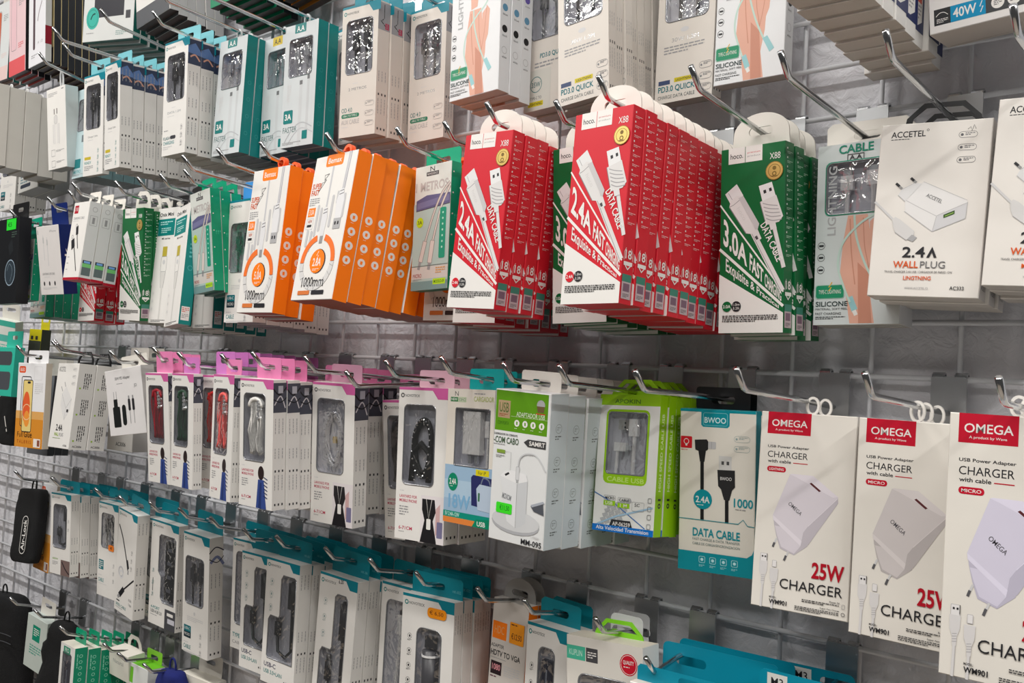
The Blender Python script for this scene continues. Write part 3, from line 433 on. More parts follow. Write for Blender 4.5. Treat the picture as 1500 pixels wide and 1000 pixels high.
def omega(v):
    r = (190, 14, 44); bd = {'LIGHTNING': (214, 208, 216), 'MICRO': (206, 200, 200), 'MICRO ': (212, 208, 226)}[v]; lt = tuple(min(255, x+12) for x in bd); dk = tuple(x-22 for x in bd)
    pl = (216, 214, 214); sh = (176, 174, 176)
    f = [('R', 6.4, 0, 39.4, 19.6, r), ('T', 10.2, 6.6, 32.4, 6.2, 'OMEGA', W, .02), ('T', 13.6, 14.8, 25, 2.3, 'A product by Wave', W, .01),
         ('T', 7.6, 29.8, 37.6, 3, 'USB Power Adapter', INK, .03), ('T', 7.8, 35.2, 36.6, 5.6, 'CHARGER', INK, 0), ('T', 8.2, 42.6, 21.4, 2.9, 'with cable', INK, .03), ('R', 31.4, 44.2, 13.2, .7, r),
         ('R', 8, 48.8, 17.4, 4.8, r, 2.3), ('T', 10, 50.1, 13.4, 2.3, v.strip(), W, .02),
         ('P', [(17.4, 100), (16.6, 95), (29, 100), (49, 108), (48.2, 115.4), (36.8, 124.7), (24, 120.6), (20, 110)], dk), ('P', [(18, 101), (30, 102), (46, 111), (36.8, 123.4), (25, 119), (21, 110)], bd),
         ('P', [(29.4, 54.6), (31, 54), (50, 54), (72.5, 70), (72.8, 75), (60, 90), (49, 114), (42.2, 116), (16.3, 96), (15.8, 92)], bd), ('P', [(72.5, 71), (72.8, 75.4), (49, 114), (42.2, 116), (44, 104), (48, 98)], dk), ('P', [(29.4, 54.6), (31, 54), (50, 54), (72.5, 70), (68, 71), (36, 57)], lt), ('P', [(15.8, 92), (16.3, 96), (42.2, 116), (43, 111.6)], lt), ('L', [(48, 98), (72, 71.6)], .5, lt),
         ('P', [(47.2, 61), (48.8, 60), (57.6, 66.4), (56, 67.4)], (90, 40, 44)), ('T', 31, 78.4, 14.6, 3.4, 'OMEGA', (84, 82, 88), .01, 38),
         ('L', [(20.6, 112), (18.6, 117)], 1.6, LG), ('L', [(18.8, 116), (17.4, 120)], 1.9, (90, 90, 94)), ('L', [(31.8, 122), (29.6, 127)], 1.6, LG), ('L', [(29.8, 126), (28.2, 130.6)], 1.9, (90, 90, 94))]
    for x, y0 in ((9.8, 126.6), (19.8, 131.4)):
        f += [('R', x-3.2 if x < 12 else x-2, y0, 6.4 if x < 12 else 4, 8 if x < 12 else 6, (228, 226, 226), .6), ('O', x-3.2 if x < 12 else x-2, y0, 6.4 if x < 12 else 4, 8 if x < 12 else 6, .6, .3, sh),
              ('P', [(x-3.8, y0+7), (x+3.8, y0+7), (x+3.4, y0+16), (x+1.6, y0+21), (x+1.4, y0+27), (x-1.4, y0+27), (x-1.6, y0+21), (x-3.6, y0+16)], pl), ('L', [(x, y0+27), (x-.6, 173.6)], 1.9, pl), ('L', [(x+.9, y0+27), (x+.4, 173.6)], .3, sh)]
        f += [('L', [(x-1.6, y0+19.4+i*1.7), (x+1.6, y0+18.8+i*1.7)], .45, sh) for i in range(4)]
    f += [('R', 8, 128.6, 1.3, 1.3, INK), ('R', 10.6, 128.6, 1.3, 1.3, INK), ('R', 12.6, 126.6, .5, 6, INK),
          ('T', 53.2, 128, 27.8, 14, '25W', (176, 12, 36), .05), ('T', 25.6, 146, 54.8, 8.6, 'CHARGER', INK, 0), ('T', 16.8, 162.8, 6.4, 1.5, 'MODEL:', INK, .02), ('T', 16.8, 165.4, 16, 4, 'WM901', INK, .05),
          ('T', 70, 158.4, 8.6, 1.5, 'Power 5V', INK, .02), ('F', 46, 160.8, 32, 2, 1.5, INK), ('T', 62, 165, 16.6, 1.5, 'Super Fast Charge', INK, .02), ('F', 40, 167.4, 38, 3, 1.4, INK), ('O', 80.4, 159.6, 2.6, 4, .6, .35, GR), ('G', 81.7, 168, 1.2, 1.6, INK)]
    return dict(nom=(85.6, 173.6, 22), col=((228, 224, 216), (222, 218, 212), W, W), front=f, side=[])
def cargador():
    f = [('R', 0, 82, 77, 53, (150, 180, 206)), ('R', 0, 98, 77, 20, (170, 196, 216)), ('T', 12, 2.6, 6, 5, 'N', (90, 92, 90)), ('R', 5, 9, 12, 4.8, (30, 120, 60)), ('T', 6, 10, 10, 2.8, 'NEW', W, .02), ('O', 17, 9, 14, 4.8, .4, .4, (130, 190, 110)), ('T', 18, 10, 12, 2.8, 'SCIENCE', (80, 150, 80), .02),
         ('F', 44, 4, 30, 1, 2.4, GR), ('T', 43.6, 7.4, 32, 5.4, 'CARGADOR', (180, 190, 120), .03), ('R', 51, 84, 21, 6.4, (214, 200, 20)), ('T', 55, 85.4, 12, 3.6, 'For iP', INK), ('C', 14.2, 100.3, 8.4, (0, 130, 96), 1.15), ('T', 8.4, 96.6, 11.6, 6.4, '2.4A', W, .03), ('F', 10, 104.6, 8, 1, 1.3, W),
         ('T', 8, 113, 36, 15, '18W', (120, 170, 206), .04), ('P', [(44, 93), (47, 90), (77, 92), (77, 124), (46, 122)], (40, 44, 96)), ('P', [(53, 104), (58, 99), (77, 100), (77, 127), (56, 126)], (180, 196, 214)), ('R', 56, 108, 3, 9, (60, 110, 80), 1), ('K', [(60, 99), (64, 92), (72, 94), (75, 100)], 1.6, (110, 120, 140)),
         ('R', 0, 131.6, 77, 6.6, (0, 140, 120)), ('T', 3, 132.6, 24, 4.2, '5V 2.4A-12W', (210, 236, 226), .01), ('R', 0, 138, 52, 6, (220, 130, 60)), ('P', [(48, 144), (54, 136), (77, 134), (77, 144)], (0, 130, 96)), ('T', 56, 137.6, 13, 5, 'USB', W, .03)]
    s = [('F', 2+i*3.2, 6, 130, 1, 2, GR, True) for i in range(6)]
    return dict(nom=(77, 144, 22), col=((222, 216, 206), (190, 188, 184), W, W), front=f, side=s, win=[rrect(14.6, 20.6, 70.2, 82, 1.5)], cont=('charger', (232, 230, 228), True))
def plain(c=(206, 202, 194)): return dict(nom=(70, 150, 26), col=(c, c, c, (160, 156, 150)), front=[], side=[])
def cabdraw():
    f = [('F', 6, 8, 34, 3, 2.6, GR), ('R', 56, 4, 8, 2, GR), ('R', 26, 38, 3, 10, (120, 110, 110)), ('R', 36, 38, 3, 10, (120, 110, 110)), ('R', 26, 50, 13, 16, (214, 212, 210), 5), ('O', 26, 50, 13, 16, 5, .5, GR), ('R', 22, 66, 9, 36, (222, 220, 218), 2), ('R', 36, 66, 9, 36, (222, 220, 218), 2), ('L', [(22, 66), (22, 100)], .5, GR), ('L', [(45, 66), (45, 104)], .5, GR), ('O', 14, 112, 14, 12, 1, .6, GR), ('F', 32, 114, 30, 2, 2, GR), ('O', 14, 132, 14, 12, 1, .6, GR), ('F', 32, 134, 30, 2, 2, GR)]
    return dict(nom=(70, 148, 24), col=(W, (196, 206, 206), W, (150, 150, 146)), front=f, side=[])
def aqua():
    d = novo('cable'); d['col'] = ((186, 208, 212), (150, 190, 196), TEAL, (90, 100, 100)); d['front'] = [('O', 8, 20, 50, 64, 6, 1, (90, 150, 160)), ('R', 30, 92, 9, 14, (110, 120, 124)), ('R', 6, 138, 26, 18, (0, 120, 124), 1), ('T', 6, 160, 30, 6, 'METRO', (60, 150, 156), .02), ('F', 6, 168, 40, 2, 2, GR)]; d['side'] = []
    d['win'] = [rrect(9, 21, 57, 83, 5)]; return d
def redwhite():
    r = (176, 20, 44)
    f = [('R', 5, 5, 14, 13, r), ('T', 7, 8, 10, 6, 'C+D', W, .02), ('T', 5, 24, 40, 4, 'CHARGING CABLE', GR, .02), ('F', 5, 30, 36, 1, 2, LG), ('L', [(26, 42), (30, 58), (38, 76)], 2.4, INK), ('P', [(20, 40), (28, 38), (32, 52), (24, 54)], (40, 40, 44)), ('G', 22, 38, 2, 3, GR), ('L', [(20, 66), (30, 84), (44, 112)], 2.4, INK), ('P', [(10, 62), (20, 58), (26, 72), (16, 78)], (40, 40, 44)), ('G', 12, 56, 2.4, 3.4, GR), ('F', 6, 88, 10, 1, 3, GR), ('F', 6, 98, 10, 1, 3, GR), ('F', 6, 108, 10, 1, 3, GR), ('R', 0, 122, 57, 4, r)]
    s = [('G', 10, 12, 3.4, 4, GR), ('O', 4, 22, 12, 16, 1, .5, GR), ('R', 8, 25, 4, 10, GR), ('R', 3, 94, 14, 24, (96, 110, 112)), ('R', 3, 94, 14, 5, INK), ('R', 5, 95, 10, 3.4, (120, 170, 230)), ('R', 3, 99, 14, 6, (120, 200, 120)), ('R', 0, 122, 20, 4, r)]
    return dict(nom=(57, 126, 19.5), col=(W, (212, 214, 214), W, r), front=f, side=s)
def navyside():
    f = [('T', 50, 8, 24, 4, 'iPhone', GR), ('R', 4, 6, 2, 8, GR), ('L', [(24, 16), (24, 60)], 2, LG), ('L', [(38, 20), (38, 70)], 2, LG), ('R', 22, 20, 4, 10, (190, 190, 190)), ('R', 36, 24, 4, 10, (190, 190, 190)), ('T', 12, 82, 46, 4, 'LIGHTNING USB CABLE', GR, .01), ('F', 18, 89, 36, 1, 2, LG), ('C', 16, 101, 2.6, INK, 1.5), ('C', 36, 101, 2.6, INK, 1.5), ('C', 56, 101, 2.6, INK, 1.5), ('F', 10, 108, 52, 2, 2, LG)]
    return dict(nom=(84, 121, 26), col=((226, 222, 220), (8, 32, 96), W, (190, 186, 182)), front=f, side=[('T', 8, 84, 44, 8, 'link', W, .02, -90)])
def onix():
    t = (0, 128, 124)
    f = [('T', 6, 7, 40, 6, 'Onix Mini', INK, .05), ('R', 4, 17, 48, 26, t), ('F', 10, 21, 36, 2, 3.4, (190, 230, 226)), ('F', 14, 31, 28, 3, 3, (190, 230, 226)), ('T', 18, 46, 24, 3, 'Mi series', INK, .03), ('R', 24, 60, 13, 15, (186, 170, 60)), ('O', 22, 75, 17, 24, 3, .6, GR), ('C', 30.5, 84, 3.6, LG), ('P', [(23, 99), (38, 99), (34, 124), (27, 124)], (216, 214, 210)), ('L', [(23, 99), (27, 124)], .6, GR), ('L', [(38, 99), (34, 124)], .6, GR), ('L', [(30.5, 124), (30.5, 172)], 4, (214, 212, 208)), ('F', 8, 173, 46, 2, 2, INK)]+icons(8, (132, 144, 156), 2.8, LG, False)
    s = [('R', 3, 152, 12, 20, W), ('F', 4, 154, 10, 3, 2.4, (210, 70, 50)), ('F', 4, 163, 10, 3, 2.2, GR), ('G', 9, 96, 3, 3.6, (90, 180, 180)), ('F', 6, 60, 6, 4, 6, (90, 180, 180))]
    return dict(nom=(62, 178, 18), col=(W, t, W, (186, 178, 172)), front=f, side=s)
def fullglue():
    f = [('R', 0, 86, 90, 65, (222, 168, 96)), ('R', 0, 100, 90, 51, (214, 140, 44)), ('R', 4, 6, 22, 12, (226, 90, 50), 4), ('T', 8, 9, 14, 6, 'BLUEO', W, .02), ('O', 54, 6, 26, 24, 2, .5, LG), ('F', 58, 36, 26, 6, 3.4, LG), ('O', 14, 24, 32, 90, 4, 1.6, INK), ('R', 21, 31, 30, 92, (230, 206, 130), 4), ('O', 20, 30, 32, 94, 4, 1.6, INK), ('C', 33, 80, 12, (226, 96, 50), 2.4), ('C', 36, 100, 9, (236, 150, 60), 1.6), ('G', 35, 88, 13, 14.5, (240, 200, 150)), ('R', 34, 33, 10, 4, INK, 2), ('T', 8, 124, 18, 9, 'Full', (60, 40, 20)), ('T', 30, 122, 26, 11, 'Glue', (40, 26, 14), .02), ('T', 8, 138, 46, 6, 'T A L B R I S', (170, 70, 20)), ('R', 62, 134, 22, 15, (236, 230, 224)), ('R', 74, 136, 8, 11, (140, 80, 60))]
    return dict(nom=(90, 151, 12), col=((232, 232, 234), (206, 196, 180), W, W), front=f, side=[])
def adapter30():
    f = [('T', 30, 12, 46, 6, '30W PD Adapter', INK, .02), ('F', 34, 22, 30, 1, 2.6, GR), ('L', [(22, 34), (22, 50)], 1.4, GR), ('L', [(30, 34), (30, 50)], 1.4, GR), ('R', 20, 46, 12, 14, (24, 28, 28)), ('R', 16, 58, 22, 32, (24, 28, 28), 2), ('R', 44, 56, 12, 32, (24, 28, 28), 5), ('R', 64, 48, 7, 18, INK, 2), ('R', 76, 48, 7, 18, INK, 2), ('L', [(67.5, 66), (67.5, 86)], 1.6, GR), ('L', [(79.5, 66), (79.5, 86)], 1.6, GR), ('R', 65.5, 43, 4, 5, GR), ('R', 77.5, 43, 4, 5, GR), ('T', 86, 26, 9, 6, 'JD', GR, .02)]
    return dict(nom=(110, 103, 30), col=((232, 230, 230), (190, 188, 186), (200, 198, 194), W), front=f, side=[])
def vga():
    f = [('R', 2, 26, 22, 20, ORG), ('T', 5, 31, 15, 9, 'HDC', (236, 170, 110)), ('T', 1.5, 52, 20, 4, 'ADAPTER', (70, 70, 74), .02), ('T', 1.5, 59, 46, 6.6, 'HDTV TO VGA', INK, .04), ('F', 2, 68, 40, 1, 1.4, GR), ('R', 3, 72, 17, 15, (40, 20, 30)), ('T', 5, 75, 13, 7, '1080', (240, 160, 170), .04), ('F', 3, 89, 17, 1, 3, (110, 60, 80)), ('F', 24, 74, 24, 5, 2.6, LG), ('P', [(12, 100), (30, 94), (44, 98), (46, 116), (10, 116)], (170, 170, 174)), ('P', [(6, 114), (20, 106), (46, 112), (50, 125), (50, 190), (4, 190)], (60, 62, 68)), ('P', [(20, 114), (34, 116), (34, 190), (20, 190)], (110, 114, 122)), ('K', [(40, 98), (50, 112), (50, 130), (40, 134)], 1.2, (40, 40, 44)), ('T', 24, 160, 26, 8, 'XO', W, .03, -90)]
    return dict(nom=(55, 190, 16), col=((216, 210, 204), ORG, W, W), front=f, side=[], stick=[('price_sticker', 'orange price sticker', [('R', 29, 22, 22, 24, (252, 160, 30), 1), ('F', 31, 24, 17, 1, 3, (110, 50, 20)), ('T', 32, 34, 16, 8, '€12,50', (110, 50, 20), .02)])])
def xipin():
    f = [('R', 0, 10, 24, 14, (70, 180, 150)), ('T', 3, 14, 17, 6, 'KUPLIN', (200, 236, 222)), ('R', 25, 10, 15, 14, (70, 70, 74)), ('F', 27, 14, 11, 3, 2.4, W), ('C', 78, 19, 10.6, (200, 16, 44)), ('G', 78, 19, 9, 9.5, W), ('T', 71.4, 15, 13, 4.4, 'QUALITY', W, .03), ('F', 72, 21, 12, 1, 2, W), ('O', 14, 36, 68, 100, 9, .8, (150, 150, 152))]
    return dict(nom=(95, 170, 26), col=((222, 218, 210), W, (214, 206, 192), W), front=f, side=[], win=[rrect(15, 37, 81, 135, 8)], cont=('plugs', (60, 60, 64), True))
def tealpack(m3=False):
    t = (0, 138, 160)
    f = [] if not m3 else [('R', 14, 4, 30, 20, (220, 220, 214)), ('T', 20, 9, 17, 9, 'M3', INK, .02)]
    return dict(nom=(118 if not m3 else 68, 170 if not m3 else 100, 12), col=(t if m3 else W, t, (214, 206, 196), t), front=f, side=[])
def navybox():
    n = (26, 40, 92)
    s = [('R', 0, 0, 26, 146, n), ('R', 3, 60, 16, 50, W), ('R', 3, 112, 16, 30, W), ('R', 5, 114, 12, 10, (220, 90, 70)), ('F', 5, 126, 11, 4, 3, GR), ('P', [(0, 146), (26, 146), (26, 134)], n)]
    return dict(nom=(78, 157, 22), col=(W, W, W, (190, 182, 172)), front=[], side=s)
def w40():
    f = [('R', 4, 151, 13, 13.5, (44, 46, 48)), ('K', [(5.5, 157), (8.5, 154.6), (12, 154.6), (15, 157)], .5, W), ('F', 6, 159.4, 9, 3, 1.3, W), ('R', 17, 151, 27, 13.5, (0, 140, 186)), ('T', 19, 153.4, 18, 8, '40W', W, .03), ('L', [(41.5, 153), (39.6, 157.4), (42, 157.4), (40, 162)], .7, W), ('R', 44, 151, 116, 13.5, (66, 68, 70))]
    for x in (53, 65, 77, 89, 101): f += [('C', x, 157.6, 4.9, W), ('F', x-3, 156, 6, 3, 1.4, (66, 68, 70))]
    return dict(nom=(160, 171, 45), col=((226, 224, 222), (210, 206, 200), W, (196, 188, 180)), front=f, side=[])
def kit():
    f = [('F', 74, 26, 24, 3, 4, (70, 90, 80)), ('G', 74, 100, 22, 24, (150, 170, 186)), ('C', 74, 100, 21, (44, 56, 66)), ('K', [(60, 96), (70, 84), (84, 96), (76, 116)], 1, (120, 140, 150)), ('P', [(60, 50), (78, 38), (86, 60), (70, 70)], (30, 34, 38))]
    return dict(nom=(105, 156, 25), col=((20, 22, 26), (18, 20, 24), (20, 22, 24), (16, 16, 18)), front=f, side=[], stick=[('price_sticker', 'green price sticker', [('R', 50, 2, 44, 20, (40, 220, 50)), ('T', 56, 8, 18, 8, '€5', (10, 60, 20), .02)])])
def phonebox(c, fcol, scol=(26, 26, 30), base=(222, 220, 222)):
    f = [('R', 12, 20, 24, 110, fcol, 6), ('O', 10, 18, 28, 114, 7, 1, (120, 120, 124)), ('F', 48, 30, 22, 4, 4, GR), ('F', 46, 120, 26, 3, 4, c), ('R', 0, 150, 80, 32, c)]
    return dict(nom=(81, 182, 12), col=(base, scol, scol, (60, 36, 28)), front=f, side=[])
def handphoto():
    f = [('R', 22, 20, 10, 130, (86, 70, 76), 4), ('K', [(64, 60), (50, 80), (44, 96)], 3, (150, 140, 146)), ('T', 44, 136, 24, 6, 'A 1.0', GR), ('F', 14, 160, 30, 2, 4, GR)]
    return dict(nom=(81, 182, 12), col=((228, 228, 232), (196, 196, 192), W, (80, 70, 66)), front=f, side=[('R', 0, 112, 12, 36, (140, 20, 40))])
def bigblack():
    f = [('R', 34, 0, 92, 150, (52, 52, 58)), ('L', [(66, 60), (82, 96), (98, 60)], 1.6, W), ('L', [(72, 60), (82, 84), (92, 60)], 1.2, W), ('C', 30, 150, 20, (60, 176, 160)), ('G', 30, 150, 15, 16, (40, 120, 110)), ('K', [(24, 152), (30, 144), (38, 142)], 3, (20, 70, 66)), ('R', 132, 142, 14, 14, (70, 70, 74)), ('F', 12, 176, 40, 1, 3, GR), ('F', 104, 176, 40, 3, 3, (130, 160, 156))]
    return dict(nom=(156, 192, 14), col=((212, 214, 212), (20, 100, 90), W, (20, 96, 86)), front=f, side=[])
def case_teal():
    f = [('R', 6, 8, 84, 26, (70, 74, 78), 8), ('R', 6, 46, 84, 34, (74, 78, 84), 8)]
    return dict(nom=(100, 92, 18), col=((50, 184, 160), (40, 160, 140), W, W), front=f, side=[])
def wbox2():
    f = [('F', 10, 120, 50, 5, 6, (110, 140, 150)), ('R', 12, 150, 44, 8, (60, 66, 80), 3)]
    return dict(nom=(91, 166, 30), col=((206, 206, 202), (150, 152, 150), W, (120, 122, 120)), front=f, side=[('R', 8, 130, 4, 5, INK)])
def acbot():
    f = [('T', 30, 132, 34, 7, 'AC3006', INK, .03)]
    return dict(nom=(86, 147, 28), col=((200, 198, 194), (180, 178, 176), W, W), front=f, side=[])
def greenwin():
    g = (0, 140, 104)
    f = [('R', 12, 4, 26, 12, g, 1), ('T', 17, 6, 16, 7, 'PRO', W)]
    s = [('F', 4, 10, 40, 1, 3, (150, 220, 196), True)]+[('G', 10, 14+i*10, 2, 2.8, (150, 220, 196)) for i in range(6)]
    return dict(nom=(56, 165, 20), col=(W, g, (226, 220, 208), g), front=f, side=s, win=[rrect(10, 14, 44, 165, 3)], cont=('stick', (70, 66, 84), False))
def greencable():
    g = (110, 190, 40)
    return dict(nom=(70, 150, 30), col=((220, 222, 220), (206, 210, 208), g, g), front=[('R', 4, 6, 18, 26, g), ('F', 8, 40, 30, 3, 3, GR)], side=[])
def tealwht():
    g = (0, 140, 110)
    return dict(nom=(70, 104, 20), col=((196, 206, 200), (150, 160, 156), (180, 190, 186), W), front=[('R', 22, 16, 26, 30, g, 1), ('F', 26, 22, 18, 4, 4, W), ('F', 16, 56, 40, 4, 5, (70, 160, 140))], side=[])
def smallwht(c=(226, 222, 212)): return dict(nom=(65, 46, 40), col=(c, (206, 204, 198), c, (90, 190, 60)), front=[('T', 14, 14, 34, 7, 'Natural', GR)], side=[])
def yellowbox(): return dict(nom=(52, 120, 20), col=((210, 200, 20), (60, 64, 50), (190, 190, 60), W), front=[('R', 0, 24, 52, 96, (60, 66, 56)), ('R', 8, 14, 10, 8, INK), ('R', 28, 14, 10, 8, INK)], side=[])
def whitepack(): return dict(nom=(63, 74, 20), col=((226, 230, 224), (200, 206, 200), (220, 224, 216), W), front=[('R', 0, 0, 63, 12, (70, 180, 160)), ('R', 4, 30, 54, 14, (90, 190, 176)), ('F', 6, 50, 40, 3, 5, (120, 200, 186)), ('C', 20, 70, 8, INK)], side=[])

# ---------------------------------------------------------------- the setting
def struct(name, mb, smooth=False):
    o = link(name, mb.mesh(name, smooth)); o['kind'] = 'structure'; return o
def wall_material():
    mt = bpy.data.materials.new('white_embossed_panel'); mt.use_nodes = True; nt = mt.node_tree; b = nt.nodes['Principled BSDF']
    b.inputs['Roughness'].default_value = .55; b.inputs['Base Color'].default_value = (*lin((222, 222, 227)), 1)
    tc = nt.nodes.new('ShaderNodeTexCoord'); n = nt.nodes.new('ShaderNodeTexNoise'); n.inputs['Scale'].default_value = 60; n.inputs['Detail'].default_value = 6; n.inputs['Distortion'].default_value = .6
    n2 = nt.nodes.new('ShaderNodeTexNoise'); n2.inputs['Scale'].default_value = 14; n2.inputs['Detail'].default_value = 3
    ad = nt.nodes.new('ShaderNodeMath'); ad.operation = 'ADD'
    bp = nt.nodes.new('ShaderNodeBump'); bp.inputs['Strength'].default_value = .7; bp.inputs['Distance'].default_value = .006
    L = nt.links.new
    L(tc.outputs['Object'], n.inputs['Vector']); L(tc.outputs['Object'], n2.inputs['Vector']); L(n.outputs['Fac'], ad.inputs[0]); L(n2.outputs['Fac'], ad.inputs[1]); L(ad.outputs[0], bp.inputs['Height']); L(bp.outputs['Normal'], b.inputs['Normal'])
    return mt
WY = .014
mb = MB(); mb.box((0, WY+.03, -.15), (4.4, .06, 2.9), wall_material()); struct('wall_back', mb)
mb = MB(); mb.box((0, -1.6, -1.62), (4.4, 3.4, .04), mat('beige_floor_tile', (172, 160, 146), .35, bump=.1, bscale=20)); struct('floor', mb)
mb = MB(); mb.box((0, -1.6, 1.32), (4.4, 3.4, .04), mat('white_ceiling', (214, 212, 208), .8)); struct('ceiling', mb)
# welded wire grid on the wall: 78.2 mm by 50 mm cells
PX, PZ = .07824, .05
grid = thing('wire_grid_panel', 'grey welded wire grid panel covering the whole white wall behind all the hooks', 'display grid', (0, 0, -.75))
me_v = MB(); me_v.tube([(0, 0, -.03), (0, 0, 1.88)], .0024, wire_m, 8); me_v = me_v.mesh('vertical_wire', True)
me_h = MB(); me_h.tube([(-1.65, 0, 0), (1.30, 0, 0)], .0026, wire_m, 8); me_h = me_h.mesh('horizontal_wire', True)
for i in range(-21, 17): link('vertical_wire', me_v, grid, (i*PX, .0035, 0))
for k in range(0, 38): link('horizontal_wire', me_h, grid, (0, -.0015, k*PZ))

# ---------------------------------------------------------------- peg hooks
def hook_meshes(L, rise):
    rod = MB(); zr = -.030
    pts = [(0, -.006, zr), (0, -L*.5, zr+(rise-.015-zr)*.5), (0, -L+.020, rise-.0165), (0, -L+.015, rise-.0150), (0, -L+.011, rise-.011), (0, -L, rise)]
    rod.tube(pts, .0027, chrome, 10)
    pl = MB(); pl.plate([rrect(-.015, -.046, .015, .002, .002, 2)], -.0075, -.006, steel); 
    cl = MB()
    for s in (-1, 1):
        path = [(-.0075, -.002), (-.007, .0035), (-.0035, .006), (.001, .005), (.0025, .001)]
        x0, x1 = s*.0095-.005, s*.0095+.005; vs = []; fs = []
        for i, (y, z) in enumerate(path): vs += [(x0, y, z), (x1, y, z), (x0, y*.75, z*.75-.0002), (x1, y*.75, z*.75-.0002)]
        for i in range(len(path)-1):
            a = 4*i; b = a+4
            fs += [(a, a+1, b+1, b), (a+2, b+2, b+3, a+3), (a, b, b+2, a+2), (a+1, a+3, b+3, b+1)]
        cl.add(vs, fs, chrome)
    return rod.mesh('rod', True), pl.mesh('backplate'), cl.mesh('wire_clip')
HK = {}
def peg(key, x, rail, L, tipz, label):
    rise = tipz-rail
    r, p, c = hook_meshes(L, rise)
    t = thing('peg_hook', label, 'hook', (x, 0, rail), group='chrome peg hooks on the wire grid')
    link('rod', r, t); bp = link('backplate', p, t); link('wire_clip', c, bp)
    HK[key] = (x, rail, L, rise); return t
def rodz(key, y):
    x, rail, L, rise = HK[key]; z0 = -.030; f = min(1, -y/(L-.02)); return rail+z0+(rise-.0165-z0)*f

def slot_card(key, w, h, t, label, hook, ops, group=None, col=(0, 138, 164)):
    """flat printed card with a hanging slot near its top"""
    x, y, z, rx, ry, rz = BK[key][:6]; rx, ry, rz = [math.radians(a) for a in (rx, ry, rz)]
    th = thing('hanging_card', label, 'card', (x, y, z), (rx, ry, rz), group); mb = MB(); sz = rodz(hook, y)-z-.0015
    sz = min(sz, -.011); sxx = max(-.03, min(.03, HK[hook][0]-x))
    mb.plate([rrect(-w/2, -h, w/2, 0, .006, 4), rrect(sxx-.017, sz-.0045, sxx+.017, sz+.0045, .0044, 4)], 0, t, card(col))
    link('card_sheet', mb.mesh('card_sheet'), th)
    if ops: link('size_label', art_mesh('size_label', ops, lambda a, b, k: (a/1000-w/2, -.00006-k*1.2e-5, -b/1000)), th)
    return th

